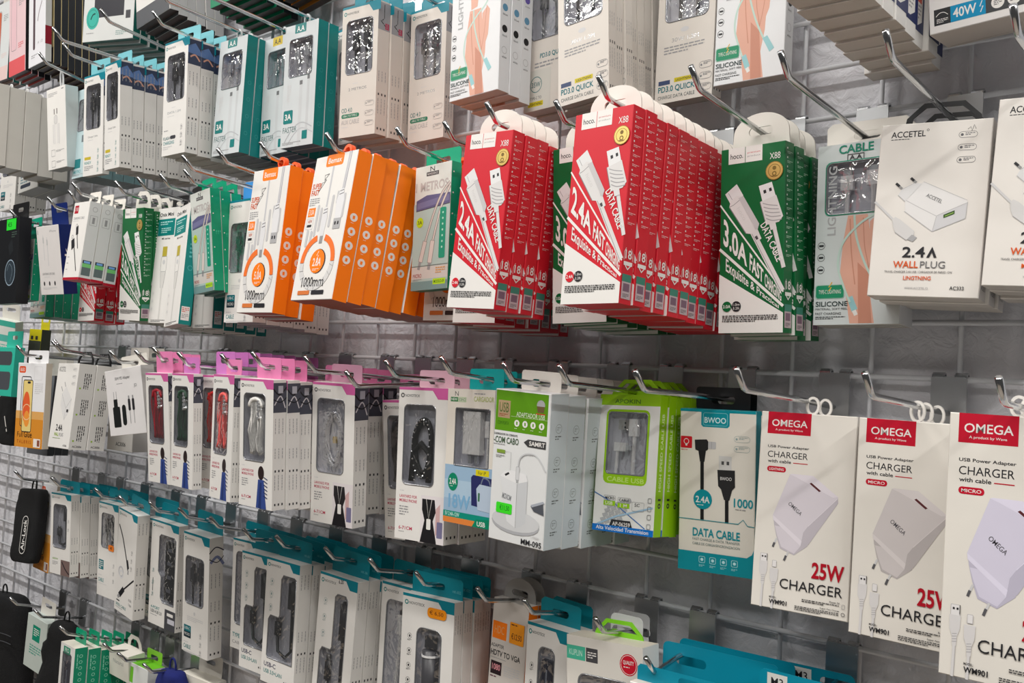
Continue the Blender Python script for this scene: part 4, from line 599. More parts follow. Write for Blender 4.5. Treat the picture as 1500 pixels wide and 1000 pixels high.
# ---------------------------------------------------------------- window contents
def contents(kind, col, pale, w, h, t, win):
    xs = [p[0] for p in win]; zs = [p[1] for p in win]; x0, x1, z0, z1 = min(xs), max(xs), min(zs), max(zs)   # metres, z down
    out = []; D = min(.0080, t-.003); yc = D*.53; cx = (x0+x1)/2; ww = x1-x0; hh = z1-z0
    pm = mat('moulded_plastic_%d_%d_%d' % tuple(col[:3]), col[:3], .35)
    cond = silv if pale else mat('dark_nickel', (120, 118, 116), .3, .8)
    def P(x, z, y=yc): return (x, y, -z)
    if kind == 'plugs':
        for i, xx in enumerate((x0+ww*.30, x0+ww*.70)):
            zt = z0+hh*(.10 if i else .16); mb = MB(); sx = ww*.10
            mb.box(P(xx, zt+hh*.05), (sx*1.3, D*.35, hh*.10), cond); mb.box(P(xx, zt+hh*.24), (sx*1.9, D*.6, hh*.28), pm)
            mb.tube([P(xx, zt+hh*.38), P(xx, zt+hh*.50), P(xx, z1+.002)], [sx*.55, sx*.35, sx*.35], pm, 7); out.append(('cable_plug', mb, False))
    elif kind == 'angled':
        g2 = mat('usb_steel', (176, 172, 166), .3, .7)
        mb = MB(); mb.box(P(x0+ww*.38, z0+hh*.20), (ww*.30, D*.4, hh*.16), g2); mb.box(P(x0+ww*.62, z0+hh*.24), (ww*.22, D*.6, hh*.28), pm); mb.box(P(x0+ww*.40, z0+hh*.17, yc-D*.22), (ww*.04, .0006, hh*.03), blackp); mb.box(P(x0+ww*.40, z0+hh*.24, yc-D*.22), (ww*.04, .0006, hh*.03), blackp)
        mb.tube([P(x0+ww*.64, z0+hh*.36), P(x0+ww*.64, z1)], .0021, pm); out.append(('cable_plug', mb, False))
        mb = MB(); mb.box(P(x0+ww*.30, z0+hh*.56), (ww*.30, D*.6, hh*.14), pm); mb.box(P(x0+ww*.52, z0+hh*.57), (ww*.14, D*.3, hh*.08), cond)
        mb.tube([P(x0+ww*.22, z0+hh*.6), P(x0+ww*.2, z1)], .0017, pm); out.append(('cable_plug', mb, False))
    elif kind == 'lanyard':
        v = col[3]; rd = random.Random(sum(map(ord, v))); c3 = mat('lanyard_cord_%d_%d_%d' % tuple(col[:3]), col[:3], .6 if v != 'beads' else .2, .0 if v != 'beads' else .5, bump=.5, bscale=600)
        mb = MB()
        if v in ('beads', 'black'):
            for a in (1, .86):
                pts = [P(cx+ww*.08+ww*.33*a*math.cos(q)*(.7+.3*math.sin(q/2)), z0+hh*.5-hh*.32*a*math.sin(q)*(1 if math.sin(q) > 0 else 1.25), yc+(1-a)*.006) for q in [PI*(-.47)+i*2*PI/44 for i in range(44)]]
                mb.tube(pts, .0022 if v == 'beads' else .0026, c3, 7)
            if v == 'black':
                mb.tube([P(x0+ww*.2, z1-.004), P(x0+ww*.25, z0+hh*.6), P(x0+ww*.5, z0+hh*.48), P(x0+ww*.8, z0+hh*.62), P(x0+ww*.75, z1-.004)], .0034, c3, 7)
            out.append(('lanyard_cord', mb, True)); mb = MB()
            for i in range(26):
                q = PI*(-.47)+i*2*PI/26; rr = .0014
                mb.box(P(cx+ww*.08+ww*.33*math.cos(q)*(.7+.3*math.sin(q/2)), z0+hh*.5-hh*.32*math.sin(q)*(1 if math.sin(q) > 0 else 1.25), yc-.003), (rr, rr, rr), silv, Matrix.Rotation(i, 3, 'X'))
            if v == 'beads': mb.box(P(cx+.004, z0+hh*.55, yc), (.005, .003, .008), goldm)
            out.append(('bead', mb, False))
        else:
            for j in range(5):
                sx = x0+ww*(.22+.13*j); pts = [P(sx+rd.uniform(-.15, .15)*ww*math.sin(i*.9+j), z0+hh*(.08+.14*i*.98), yc+rd.uniform(-.2, .2)*D*.5) for i in range(7)]
                pts = [pts[0]]+[tuple((pts[i][k]+pts[i+1][k])/2 for k in range(3)) for i in range(6)]+[pts[-1]]
                mb.tube(pts, .0034, c3, 8)
            mb.tube([P(x0+ww*.2+ww*.3*(1-math.cos(q)), z0+hh*.2-hh*.12*math.sin(q), yc-.001) for q in [PI*i/10 for i in range(11)]], .0034, c3, 8)
            out.append(('lanyard_cord', mb, True)); mb = MB()
            for i in range(5): mb.box(P(cx+ww*.18, z0+hh*(.12+.06*i), yc-.004), (.003, .003, .004), silv, Matrix.Rotation(i, 3, 'Y'))
            out.append(('metal_clasp', mb, False))
    elif kind == 'hub':
        mb = MB(); mb.box(P(x0+ww*.62, z0+hh*.52), (ww*.52, D*.7, hh*.86), pm); out.append(('hub_body', mb, False))
        mb = MB()
        for i in range(4): mb.box(P(x0+ww*.62, z0+hh*(.2+.2*i), yc-D*.37), (ww*.26, .0008, hh*.05), mat('port_grey', (80, 82, 88), .3))
        out.append(('port', mb, False))
    elif kind == 'otg':
        mb = MB(); mb.tube([P(x0+ww*.78, z0+hh*.05), P(x0+ww*.82, z0+hh*.45), P(x0+ww*.84, z0+hh*.85), P(x0+ww*.62, z1-.006), P(x0+ww*.34, z0+hh*.9), P(x0+ww*.3, z0+hh*.72)], .0022, pm, 8)
        mb.box(P(x0+ww*.3, z0+hh*.64), (ww*.16, D*.6, hh*.16), pm); mb.box(P(x0+ww*.78, z0+hh*.22), (ww*.2, D*.6, hh*.3), pm); mb.box(P(x0+ww*.3, z0+hh*.54), (ww*.12, D*.35, hh*.06), cond); out.append(('adapter_cable', mb, True))
    elif kind == 'plug1':
        mb = MB(); mb.box(P(cx, z0+hh*.12), (ww*.14, D*.3, hh*.06), cond); mb.box(P(cx, z0+hh*.24), (ww*.24, D*.6, hh*.2), pm); mb.tube([P(cx, z0+hh*.3), P(cx-.003, z0+hh*.6), P(cx-.006, z1)], .0026, pm); out.append(('cable_plug', mb, False))
    elif kind == 'stick':
        mb = MB(); mb.box(P(cx, z0+hh*.5), (ww*.62, D*.7, hh*.78), pm); out.append(('usb_stick', mb, False)); mb = MB(); mb.box(P(cx, z0+hh*.3, yc-D*.37), (ww*.08, .0006, hh*.22), mat('print_grey', (150, 156, 170), .4)); out.append(('marking', mb, False))
    elif kind == 'cyl':
        mb = MB(); mb.tube([P(cx, z0+hh*.22, yc+.001), P(cx, z0+hh*.92, yc+.001)], ww*.27, pm, 16); out.append(('cable_coil', mb, True))
        mb = MB(); mb.box(P(cx, z0+hh*.14), (ww*.4, D*.6, hh*.12), pm)
        for q in (.26, .9): mb.tube([P(cx, z0+hh*q, yc+.001), P(cx, z0+hh*(q+.02), yc+.001)], ww*.29, mat('white_tie', (226, 226, 226), .4), 16)
        out.append(('cable_tie', mb, False))
    elif kind == 'charger':
        mb = MB(); mb.box(P(x0+ww*.46, z0+hh*.42), (ww*.5, D*.8, hh*.74), pm); mb.box(P(x0+ww*.4, z0+hh*.88), (ww*.08, D*.4, hh*.14), cond); mb.box(P(x0+ww*.58, z0+hh*.88), (ww*.08, D*.4, hh*.14), cond); out.append(('charger_body', mb, False))
        mb = MB(); mb.box(P(x0+ww*.90, z0+hh*.14), (ww*.10, D*.4, hh*.12), cond); mb.box(P(x0+ww*.90, z0+hh*.34), (ww*.14, D*.6, hh*.28), pm); mb.tube([P(x0+ww*.9, z0+hh*.48), P(x0+ww*.89, z1)], .0019, pm); out.append(('cable_plug', mb, False))
    return out

# ---------------------------------------------------------------- hanger tabs (x, z relative to the slot centre; dz = slot height above box top)
def tab_mesh(kind, col, w, dz, t):
    mb = MB(); m = card(col) if kind not in ('clip', 'bhook', 'loop') else mat('%s_plastic' % kind, col, .35)
    b = -dz-.001; y0, y1 = t-.0007, t-.0001
    slot = rrect(-.0125, -.0042, .0125, .0036, .0038, 4)
    if kind == 'arch':
        hw = min(.0285, w*.44); top = [(hw*math.cos(a), -.002+.019*math.sin(a)) for a in [PI*i/18 for i in range(19)]]
        mb.plate([[(hw+.001, b)]+top+[(-hw-.001, b)], slot], y0-.0009, y1, m)
    elif kind == 'wide': mb.plate([[(-w/2+.001, b), (w/2-.001, b), (w/2-.001, .009), (w/2-.004, .012), (-w/2+.006, .014), (-w/2+.001, .010)], slot], y0, y1, m)
    elif kind == 'low': mb.plate([[(-w/2+.001, b), (w/2-.001, b), (w/2-.001, .004), (w/2-.004, .007), (-w/2+.004, .007), (-w/2+.001, .004)], slot], y0, y1, m)
    elif kind == 'rect': mb.plate([rrect(-w*.36, b, w*.36, .012, .003, 2), slot], y0, y1, m)
    elif kind == 'hex': mb.plate([[(-.024, b), (.024, b), (.021, .004), (.012, .013), (-.012, .013), (-.021, .004)], [(-.015, -.007), (-.012, .002), (-.006, .0065), (.006, .0065), (.012, .002), (.015, -.007)][::-1]], y0, y1, m)
    elif kind == 'loop':
        mb.plate([[(.006, -.006), (.0058, b)]+[(-.0058, b), (-.006, -.006)]+[(.0085*math.cos(a), .001+.0075*math.sin(a)) for a in [PI*(1-i/10) for i in range(11)]], ell(0, .0002, .0052, .0046, 14)], t-.007, t-.001, m)
    elif kind == 'clip':
        mb.plate([ell(0, (b+.007)/2, .0062, (.007-b)/2, 20), ell(0, (b+.007)/2, .0042, (.007-b)/2-.0022, 20)], t*.5-.0012, t*.5+.0012, m)
    elif kind == 'bhook':
        mb.plate([[(-.031, b), (.031, b), (.029, -.004), (.016, .0085), (-.016, .0085), (-.029, -.004)], [(.025, b+.006), (-.025, b+.006), (-.024, -.004), (-.014, .0045), (.014, .0045), (.024, -.004)]], t-.002, t-.0005, m)
    return mb.mesh('hanger_tab')

# ---------------------------------------------------------------- cartons
rimm = mat('glossy_film_rim', (150, 152, 156), .18, .6)
def carton(design, w, h, t, label, loc, rot, group, tab=None, dxs=0, dz=.02, tabcol=(226, 222, 214), name='product_box', cat='box', tt=None):
    nw, nh, nt_ = design['nom']; sx, sy = w/nw/1000*1000, h/nh
    sx = w/(nw/1000)/1000; sy = h/(nh/1000)/1000      # millimetres -> metres
    cf, cs, ct, cb = [card(tuple(c)) for c in design['col']]
    th = thing(name, label, cat, loc, rot, group)
    mb = MB(); X = w/2; win = design.get('win'); B = .0006
    tray = mat('grey_inner_tray', (198, 198, 206), .5)
    if win:
        D = min(.0085, t-.002); wl = [[(x*sx-X, -y*sy) for x, y in lp if True] for lp in win]
        wl = [[(min(max(x, -X+.001), X-.001), max(z, -h+.001)) for x, z in lp] for lp in wl]
        outer = [(-X, -h), (X, -h), (X, 0), (-X, 0)]
        L3 = [[Vector((x, z, 0)) for x, z in lp] for lp in [outer]+wl]; tri = tessellate_polygon(L3); fl = [v for lp in L3 for v in lp]
        mb.add([(v.x, 0, v.y) for v in fl], [tuple(q) for q in tri], cf)
        for lp in wl:
            n = len(lp); mb.add([(x, 0, z) for x, z in lp]+[(x, D, z) for x, z in lp], [(i, (i+1) % n, n+(i+1) % n, n+i) for i in range(n)], tray)
            t3 = tessellate_polygon([[Vector((x, z, 0)) for x, z in lp]]); mb.add([(x, D, z) for x, z in lp], [tuple(q) for q in t3], tray)
    else:
        mb.add([(-X+B, 0, -h+B), (X-B, 0, -h+B), (X-B, 0, -B), (-X+B, 0, -B)], [(0, 1, 2, 3)], cf)
        e = [(-X+B, 0, -h+B), (X-B, 0, -h+B), (X-B, 0, -B), (-X+B, 0, -B)]; o = [(-X, B, -h), (X, B, -h), (X, B, 0), (-X, B, 0)]
        mb.add(e+o, [(i, (i+1) % 4, 4+(i+1) % 4, 4+i) for i in range(4)], cf)
    y0 = 0 if win else B
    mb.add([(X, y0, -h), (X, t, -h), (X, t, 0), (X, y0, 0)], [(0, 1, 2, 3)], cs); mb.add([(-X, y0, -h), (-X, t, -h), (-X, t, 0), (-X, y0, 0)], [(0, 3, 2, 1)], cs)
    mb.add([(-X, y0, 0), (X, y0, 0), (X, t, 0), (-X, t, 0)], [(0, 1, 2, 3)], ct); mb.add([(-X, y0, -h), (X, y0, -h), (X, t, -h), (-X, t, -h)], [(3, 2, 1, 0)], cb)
    mb.add([(-X, t, -h), (X, t, -h), (X, t, 0), (-X, t, 0)], [(3, 2, 1, 0)], cf)
    dk = card((110, 106, 100))
    mb.add([(-X*.96, t*.9, -h-.00012), (X*.96, t*.9, -h-.00012), (X*.96, t*.9+.0005, -h-.00012), (-X*.96, t*.9+.0005, -h-.00012)], [(0, 1, 2, 3)], dk)
    me = mb.mesh('carton'); link('carton', me, th)
    E = 1.2e-5
    if design['front']: link('front_print', art_mesh('front_print', design['front'], lambda x, y, k: (x-X, -.00004-k*E, -y), sx, sy), th)
    if design['side']:
        ks = t/(nt_/1000)/1000
        link('side_print', art_mesh('side_print', design['side'], lambda x, y, k: (X+.00004+k*E, x, -y), ks, sy), th)
    for nm, lb, ops in design.get('stick', []):
        o = link(nm, art_mesh(nm, ops, lambda x, y, k: (x-X, -.0007-k*E, -y), sx, sy), th)
        if lb: o['label'] = lb
    if win:
        pl = MB()
        for lp in wl:
            t3 = tessellate_polygon([[Vector((x, z, 0)) for x, z in lp]]); pl.add([(x, .0009, z) for x, z in lp], [tuple(q) for q in t3], film)
        link('clear_window', pl.mesh('clear_window'), th)
        rm = MB()
        for lp in wl: rm.tube([(x, .0002, z) for x, z in lp], .0008, rimm, 5, closed=True)
        link('window_rim', rm.mesh('window_rim', True), th)
        ck, cc = design['cont'][0], design['cont'][1]
        if ck == 'lanyard': cc = tuple(cc)+(design['cont'][2],)
        # contents work in box coordinates with x from the centre, z down
        for nm, cmb, sm in contents(ck, cc, bool(design['cont'][2]) if ck != 'lanyard' else True, w, h, t, [(x, -z) for x, z in wl[0]]):
            link(nm, cmb.mesh(nm, sm), th)
    if tab:
        o = link('hanger_tab', tab_mesh(tab, tabcol, w, dz, t), th, (dxs, 0, dz))
        if tab == 'bhook': o['label'] = '%s plastic hanger' % ('lime green' if tabcol[1] > 150 else 'black')
        if tt: link('tab_print', art_mesh('tab_print', [('T', w*500-17, dz*1000-10.5, 13, 3.2, tt, (120, 200, 210))], lambda x_, y_, k: (x_/1000, t-.0008-k*E, -y_/1000)), o, (0, 0, 0))
    return th
def dup(root, loc, rot, label, group):
    r = root.copy(); COL.objects.link(r); r.location = loc; r.rotation_euler = rot; r['label'] = label; r['group'] = group
    for ch in list(root.children):
        if ch.name.split('.')[0] in SKIP: continue
        c = ch.copy(); COL.objects.link(c); c.parent = r
        for g in ch.children:
            q = g.copy(); COL.objects.link(q); q.parent = c
    return r
SKIP = ()
ORD = ['', 'second', 'third', 'fourth', 'fifth', 'sixth', 'seventh', 'eighth', 'ninth', 'tenth', 'eleventh', 'twelfth', 'thirteenth', 'fourteenth', 'fifteenth', 'sixteenth', 'seventeenth', 'eighteenth', 'nineteenth', 'twentieth']
def stack(id, design, t, n, hook, label, short, where, tab='rect', tabcol=(226, 222, 214), gap=.0012, tt=None):
    x, y, z, rx, ry, rz, w, h = BK[id]; rx, ry, rz = [math.radians(a) for a in (rx, ry, rz)]
    if hook: hx = HK[hook][0]; dz = rodz(hook, y+t)-z-.0015; sl = (rodz(hook, -.03)-rodz(hook, -.13))/.10
    else: hx = x; dz = .02; sl = 0
    dz = max(.008, min(.034, dz)); dx = hx-x; dx = 0 if abs(dx) > .02 else max(-.008, min(.008, dx))*0
    gr = 'boxes: '+short+', '+where
    pitch_t = h*math.sin(max(rx, 0)); step = (t+gap)/max(.9, math.cos(rz))
    nmax = max(1, int((-y-.0075-pitch_t+gap)/step)); n = nmax if n is None else min(n, nmax)
    root = carton(design, w, h, t, label, (x, y, z), (rx, ry, rz), gr if n > 1 else None, tab, dx, dz, tabcol, tt=tt)
    rd = random.Random(id)
    for k in range(1, n):
        lab = '%s, %s from the front %s' % (short, ORD[k], where)
        dup(root, (x+rd.uniform(-.0018, .0018), y+k*step, z+sl*k*step+rd.uniform(-.001, .001)), (rx, ry+math.radians(rd.uniform(-.7, .7)), rz), lab, gr)
    return root

# solved placement: x, y (minus = out from the wall), z of the box top centre, tilt about x, y, z in degrees, width, height (m)
BK = {
'C1':(-0.7327,-0.2023,0.2234,1.3,-0.5,-0.9,0.1051,0.1562),
'C2':(-0.7320,-0.1669,0.1886,-1.1,-3.1,1.1,0.0652,0.1138),
'C2b':(-0.7976,-0.1121,0.1708,-0.8,-2.7,0.9,0.0661,0.1210),
'C3':(-0.5994,-0.1872,0.2040,8.9,-0.0,2.0,0.0837,0.1209),
'C4':(-0.4095,-0.2121,0.2255,-4.2,1.1,-0.7,0.0567,0.1265),
'C5':(-0.5435,-0.1314,0.1811,-0.6,-0.8,-1.0,0.0645,0.1395),
'C6':(-0.3295,-0.1670,0.2168,3.0,1.8,1.5,0.0650,0.1771),
'C7':(-0.2696,-0.1385,0.2179,-1.4,0.5,0.1,0.0650,0.1812),
'C8b':(-0.2037,-0.1091,0.2130,0.5,-0.3,-3.5,0.0623,0.1809),
'C7b':(-0.1781,-0.1657,0.2092,-3.6,-4.3,-10.3,0.0598,0.1796),
'C8':(-0.1178,-0.1765,0.2228,4.8,-4.3,-4.6,0.0600,0.1447),
'C9':(-0.0476,-0.1475,0.2110,0.8,-0.4,-0.1,0.0720,0.1728),
'C10':(0.0798,-0.1913,0.2317,-3.4,0.6,-2.4,0.0837,0.1867),
'C11':(0.2406,-0.2127,0.2268,-7.5,0.3,-4.6,0.0851,0.1724),
'C12':(0.3387,-0.1191,0.2181,-0.1,0.1,0.0,0.0760,0.1756),
'C13':(0.3277,-0.1426,0.2197,-0.1,-1.8,-3.0,0.0622,0.1442),
'C14':(0.4803,-0.2138,0.2194,-2.1,2.2,-0.3,0.0640,0.1738),
'C14b':(0.4029,-0.1399,0.2143,0.2,0.4,-0.7,0.0639,0.1760),
'C15':(0.5477,-0.1556,0.2117,2.4,-1.8,0.2,0.0655,0.1744),
'C16':(0.6203,-0.2157,0.2207,-2.8,-0.3,-2.2,0.0647,0.1731),
'C17':(0.6997,-0.0900,0.2074,1.7,-1.0,-1.5,0.0656,0.1739),
'C18':(0.7840,-0.0488,0.2100,-0.4,-0.9,-0.9,0.0780,0.1656),
'C19':(0.8624,-0.0890,0.2071,-1.9,2.2,5.6,0.0851,0.1442),
'C20':(0.9539,-0.1003,0.2125,-1.6,3.0,-0.4,0.0828,0.1447),
'D1':(-0.8345,-0.2204,0.4838,0.8,-0.4,-1.2,0.0701,0.1542),
'D2':(-0.6670,-0.1630,0.4673,5.2,-1.2,2.7,0.0699,0.1483),
'D3':(-0.6046,-0.1333,0.4642,-0.2,-0.3,-0.2,0.0700,0.1632),
'D4':(-0.5139,-0.1627,0.4649,3.7,0.6,2.3,0.0674,0.1732),
'D5':(-0.4193,-0.1754,0.4653,3.8,0.7,-2.2,0.0574,0.1751),
'D6':(-0.2243,-0.1703,0.4653,2.1,-0.2,1.6,0.0649,0.1742),
'D7':(-0.1387,-0.1255,0.4648,-0.7,0.1,1.8,0.0699,0.1756),
'D8':(-0.0678,-0.0950,0.4634,0.7,-0.3,-0.1,0.0700,0.1748),
'D9':(0.0026,-0.1055,0.4648,1.1,0.2,3.4,0.0701,0.1749),
'D10':(0.0486,-0.0553,0.4668,4.0,-2.1,-0.2,0.0680,0.1636),
'D11':(0.1272,-0.1031,0.4651,2.8,0.6,4.3,0.0679,0.1751),
'D12':(0.1984,-0.0461,0.4644,0.9,-1.4,2.2,0.0651,0.1782),
'D13':(0.3660,-0.1300,0.4629,0.3,-1.8,-1.5,0.0779,0.1675),
'D14':(0.4214,-0.0683,0.4653,0.1,-1.7,-1.6,0.0654,0.1766),
'D15':(0.4981,-0.1069,0.4595,0.4,-3.9,-2.0,0.0681,0.1847),
'D16':(0.5867,-0.0350,0.4678,0.1,-0.1,-1.4,0.0705,0.1855),
'D17':(0.6689,-0.0492,0.4586,1.0,0.4,-0.4,0.0758,0.1728),
'D18':(0.7772,-0.1028,0.4886,1.5,2.6,0.4,0.0777,0.1565),
'D19':(0.9222,-0.0885,0.4598,3.7,-2.7,-1.9,0.1612,0.1713),
'E1':(-1.0650,-0.1234,0.7273,1.4,0.6,1.3,0.0801,0.1687),
'E2':(-0.9429,-0.1419,0.7311,3.3,-1.3,-0.1,0.0812,0.1825),
'E3':(-0.8449,-0.1424,0.7316,3.2,-1.3,-0.9,0.0807,0.1819),
'E5':(-0.5598,-0.1286,0.7433,4.8,5.7,7.5,0.1564,0.1923),
'B1':(-0.6553,-0.1712,-0.0376,0.8,-1.1,7.0,0.0912,0.1513),
'B2':(-0.5102,-0.1696,-0.0339,-4.0,-1.5,-1.1,0.0819,0.1430),
'B3':(-0.3049,-0.1787,-0.0365,6.2,-7.4,0.8,0.1102,0.1026),
'B4':(-0.1459,-0.2067,-0.0392,5.4,-1.2,-1.7,0.0658,0.1552),
'B5':(-0.0683,-0.2105,-0.0371,3.2,-0.5,-4.9,0.0654,0.1540),
'B6':(-0.0378,-0.1819,-0.0371,3.2,-1.0,-0.1,0.0660,0.1546),
'B7':(0.0217,-0.2035,-0.0350,1.7,-0.3,-8.8,0.0657,0.1611),
'B8':(0.1140,-0.2154,-0.0374,3.7,0.1,1.6,0.0680,0.1575),
'B9':(0.1303,-0.1261,-0.0353,1.6,-0.8,0.0,0.0700,0.1686),
'B10':(0.1858,-0.1537,-0.0372,3.7,0.5,4.3,0.0751,0.1733),
'B11':(0.2290,-0.0806,-0.0539,3.6,-2.8,0.1,0.0701,0.1741),
'B12':(0.3307,-0.1402,-0.0356,1.0,-1.1,3.5,0.0753,0.1730),
'B13':(0.4167,-0.1516,-0.0339,0.5,-1.0,-5.6,0.0770,0.1436),
'B14':(0.5031,-0.1674,-0.0323,2.4,2.1,0.4,0.0721,0.1523),
'B15':(0.5739,-0.0840,-0.0299,-3.8,-1.8,0.7,0.0722,0.1378),
'B16':(0.6601,-0.0611,-0.0396,2.5,-0.9,7.2,0.0770,0.1574),
'B17':(0.7589,-0.0765,-0.0372,-2.5,-0.1,5.2,0.0856,0.1736),
'B18':(0.8549,-0.0952,-0.0373,-0.6,0.5,0.1,0.0863,0.1770),
'B19':(0.9436,-0.1543,-0.0280,-0.8,0.3,0.1,0.0854,0.1867),
'A1':(-0.7819,-0.0701,-0.2726,-1.4,0.8,-0.2,0.0700,0.1662),
'A2':(-0.6246,-0.1155,-0.2700,2.1,-1.7,3.3,0.0718,0.1451),
'A3':(-0.5224,-0.0763,-0.2766,2.6,-0.1,0.1,0.0723,0.1658),
'A4':(-0.4213,-0.0910,-0.2771,3.1,4.9,-3.5,0.0740,0.1768),
'A5b':(-0.4118,-0.0432,-0.2923,2.6,-1.0,0.1,0.0800,0.1696),
'A5':(-0.3373,-0.0693,-0.2851,2.7,1.8,1.2,0.0833,0.1729),
'A6':(-0.2458,-0.0661,-0.2918,4.3,1.8,1.5,0.0734,0.1923),
'A7':(-0.1563,-0.0345,-0.2902,1.8,-0.7,-0.1,0.0698,0.1691),
'A8':(-0.0672,-0.0759,-0.2923,2.0,-0.5,-0.0,0.0699,0.1687),
'A9':(0.0273,-0.0955,-0.2853,0.6,0.2,-0.2,0.0762,0.1699),
'A10':(0.1233,-0.0754,-0.2918,0.0,1.6,0.5,0.0772,0.1850),
'A11':(0.2102,-0.0429,-0.2915,0.0,-0.3,-0.1,0.0746,0.1850),
'A12':(0.2958,-0.0784,-0.2859,0.0,-1.2,2.9,0.0843,0.1900),
'A13':(0.3961,-0.0431,-0.2767,0.0,1.5,-0.9,0.0549,0.1900),
'A14':(0.4619,-0.0557,-0.2892,0.0,-0.1,-4.1,0.0618,0.1850),
'A15':(0.5545,-0.0810,-0.2800,0.0,-4.0,-0.8,0.0951,0.1700),
'A16':(0.6633,-0.1051,-0.3022,0.0,-0.9,0.1,0.1180,0.1700),
'F1':(-0.5267,-0.1274,-0.5163,0.0,0.5,-0.7,0.0560,0.1650),
'F3':(-0.4018,-0.0654,-0.5329,0.0,0.1,-0.1,0.0700,0.1500),
'C0':(-0.9515,-0.1153,0.0445,10.4,7.2,24.3,0.0632,0.0737),
'C0b':(-0.9442,-0.0529,0.0310,0.0,1.6,3.5,0.0518,0.1200),
'X1':(-0.8123,-0.0982,-0.2828,-5.4,-4.8,5.0,0.0939,0.1415),
'X2':(-0.9676,-0.0921,-0.5189,0.0,-4.5,16.7,0.1815,0.2500),
'X3':(-0.7075,-0.0692,-0.5235,-4.6,1.2,9.9,0.1238,0.1687),
'X4':(-0.3102,-0.0678,-0.5205,0.0,-3.9,4.9,0.0720,0.1200),
'B0':(-0.8011,-0.1652,-0.0113,-1.5,-0.9,0.1,0.1001,0.0925),
'B0b':(-0.8866,-0.1271,-0.1068,3.8,-1.3,0.1,0.1000,0.0994),
'F0':(-0.7684,-0.0785,-0.5275,2.9,7.9,7.1,0.0703,0.1041),
'F2':(-0.4565,-0.0724,-0.5225,5.8,1.9,1.8,0.0649,0.0456),
'F5':(-0.2890,-0.0424,-0.5265,0.0,0.7,4.6,0.0972,0.1500),
'D0':(-1.0310,-0.0985,0.4612,0.2,-0.7,2.9,0.0722,0.1802),
'D0b':(-0.9236,-0.0986,0.4753,-2.3,-5.2,2.4,0.0914,0.1656),
'E6':(-0.4373,-0.1214,0.7262,3.0,-6.3,-0.2,0.1119,0.1692),
'E7':(-0.2036,-0.1132,0.7287,3.1,-2.6,1.6,0.1070,0.1853),
'E9':(-0.0976,-0.0796,0.7308,2.4,-5.4,-2.4,0.0850,0.1825),
'M3a':(0.7485,-0.0633,-0.2709,0.0,-1.4,-3.9,0.0656,0.1000),
'M3b':(0.7518,-0.0152,-0.2730,0.0,-2.1,-2.0,0.0702,0.1000),
'A16b':(0.6654,-0.0464,-0.2725,0.0,-1.2,1.1,0.1226,0.1000),
'B1b':(-0.7274,-0.1184,-0.0598,-1.7,-0.8,2.3,0.0817,0.1487),
'B3b':(-0.4769,-0.0894,-0.0324,0.1,-1.1,1.2,0.0859,0.1474),
}

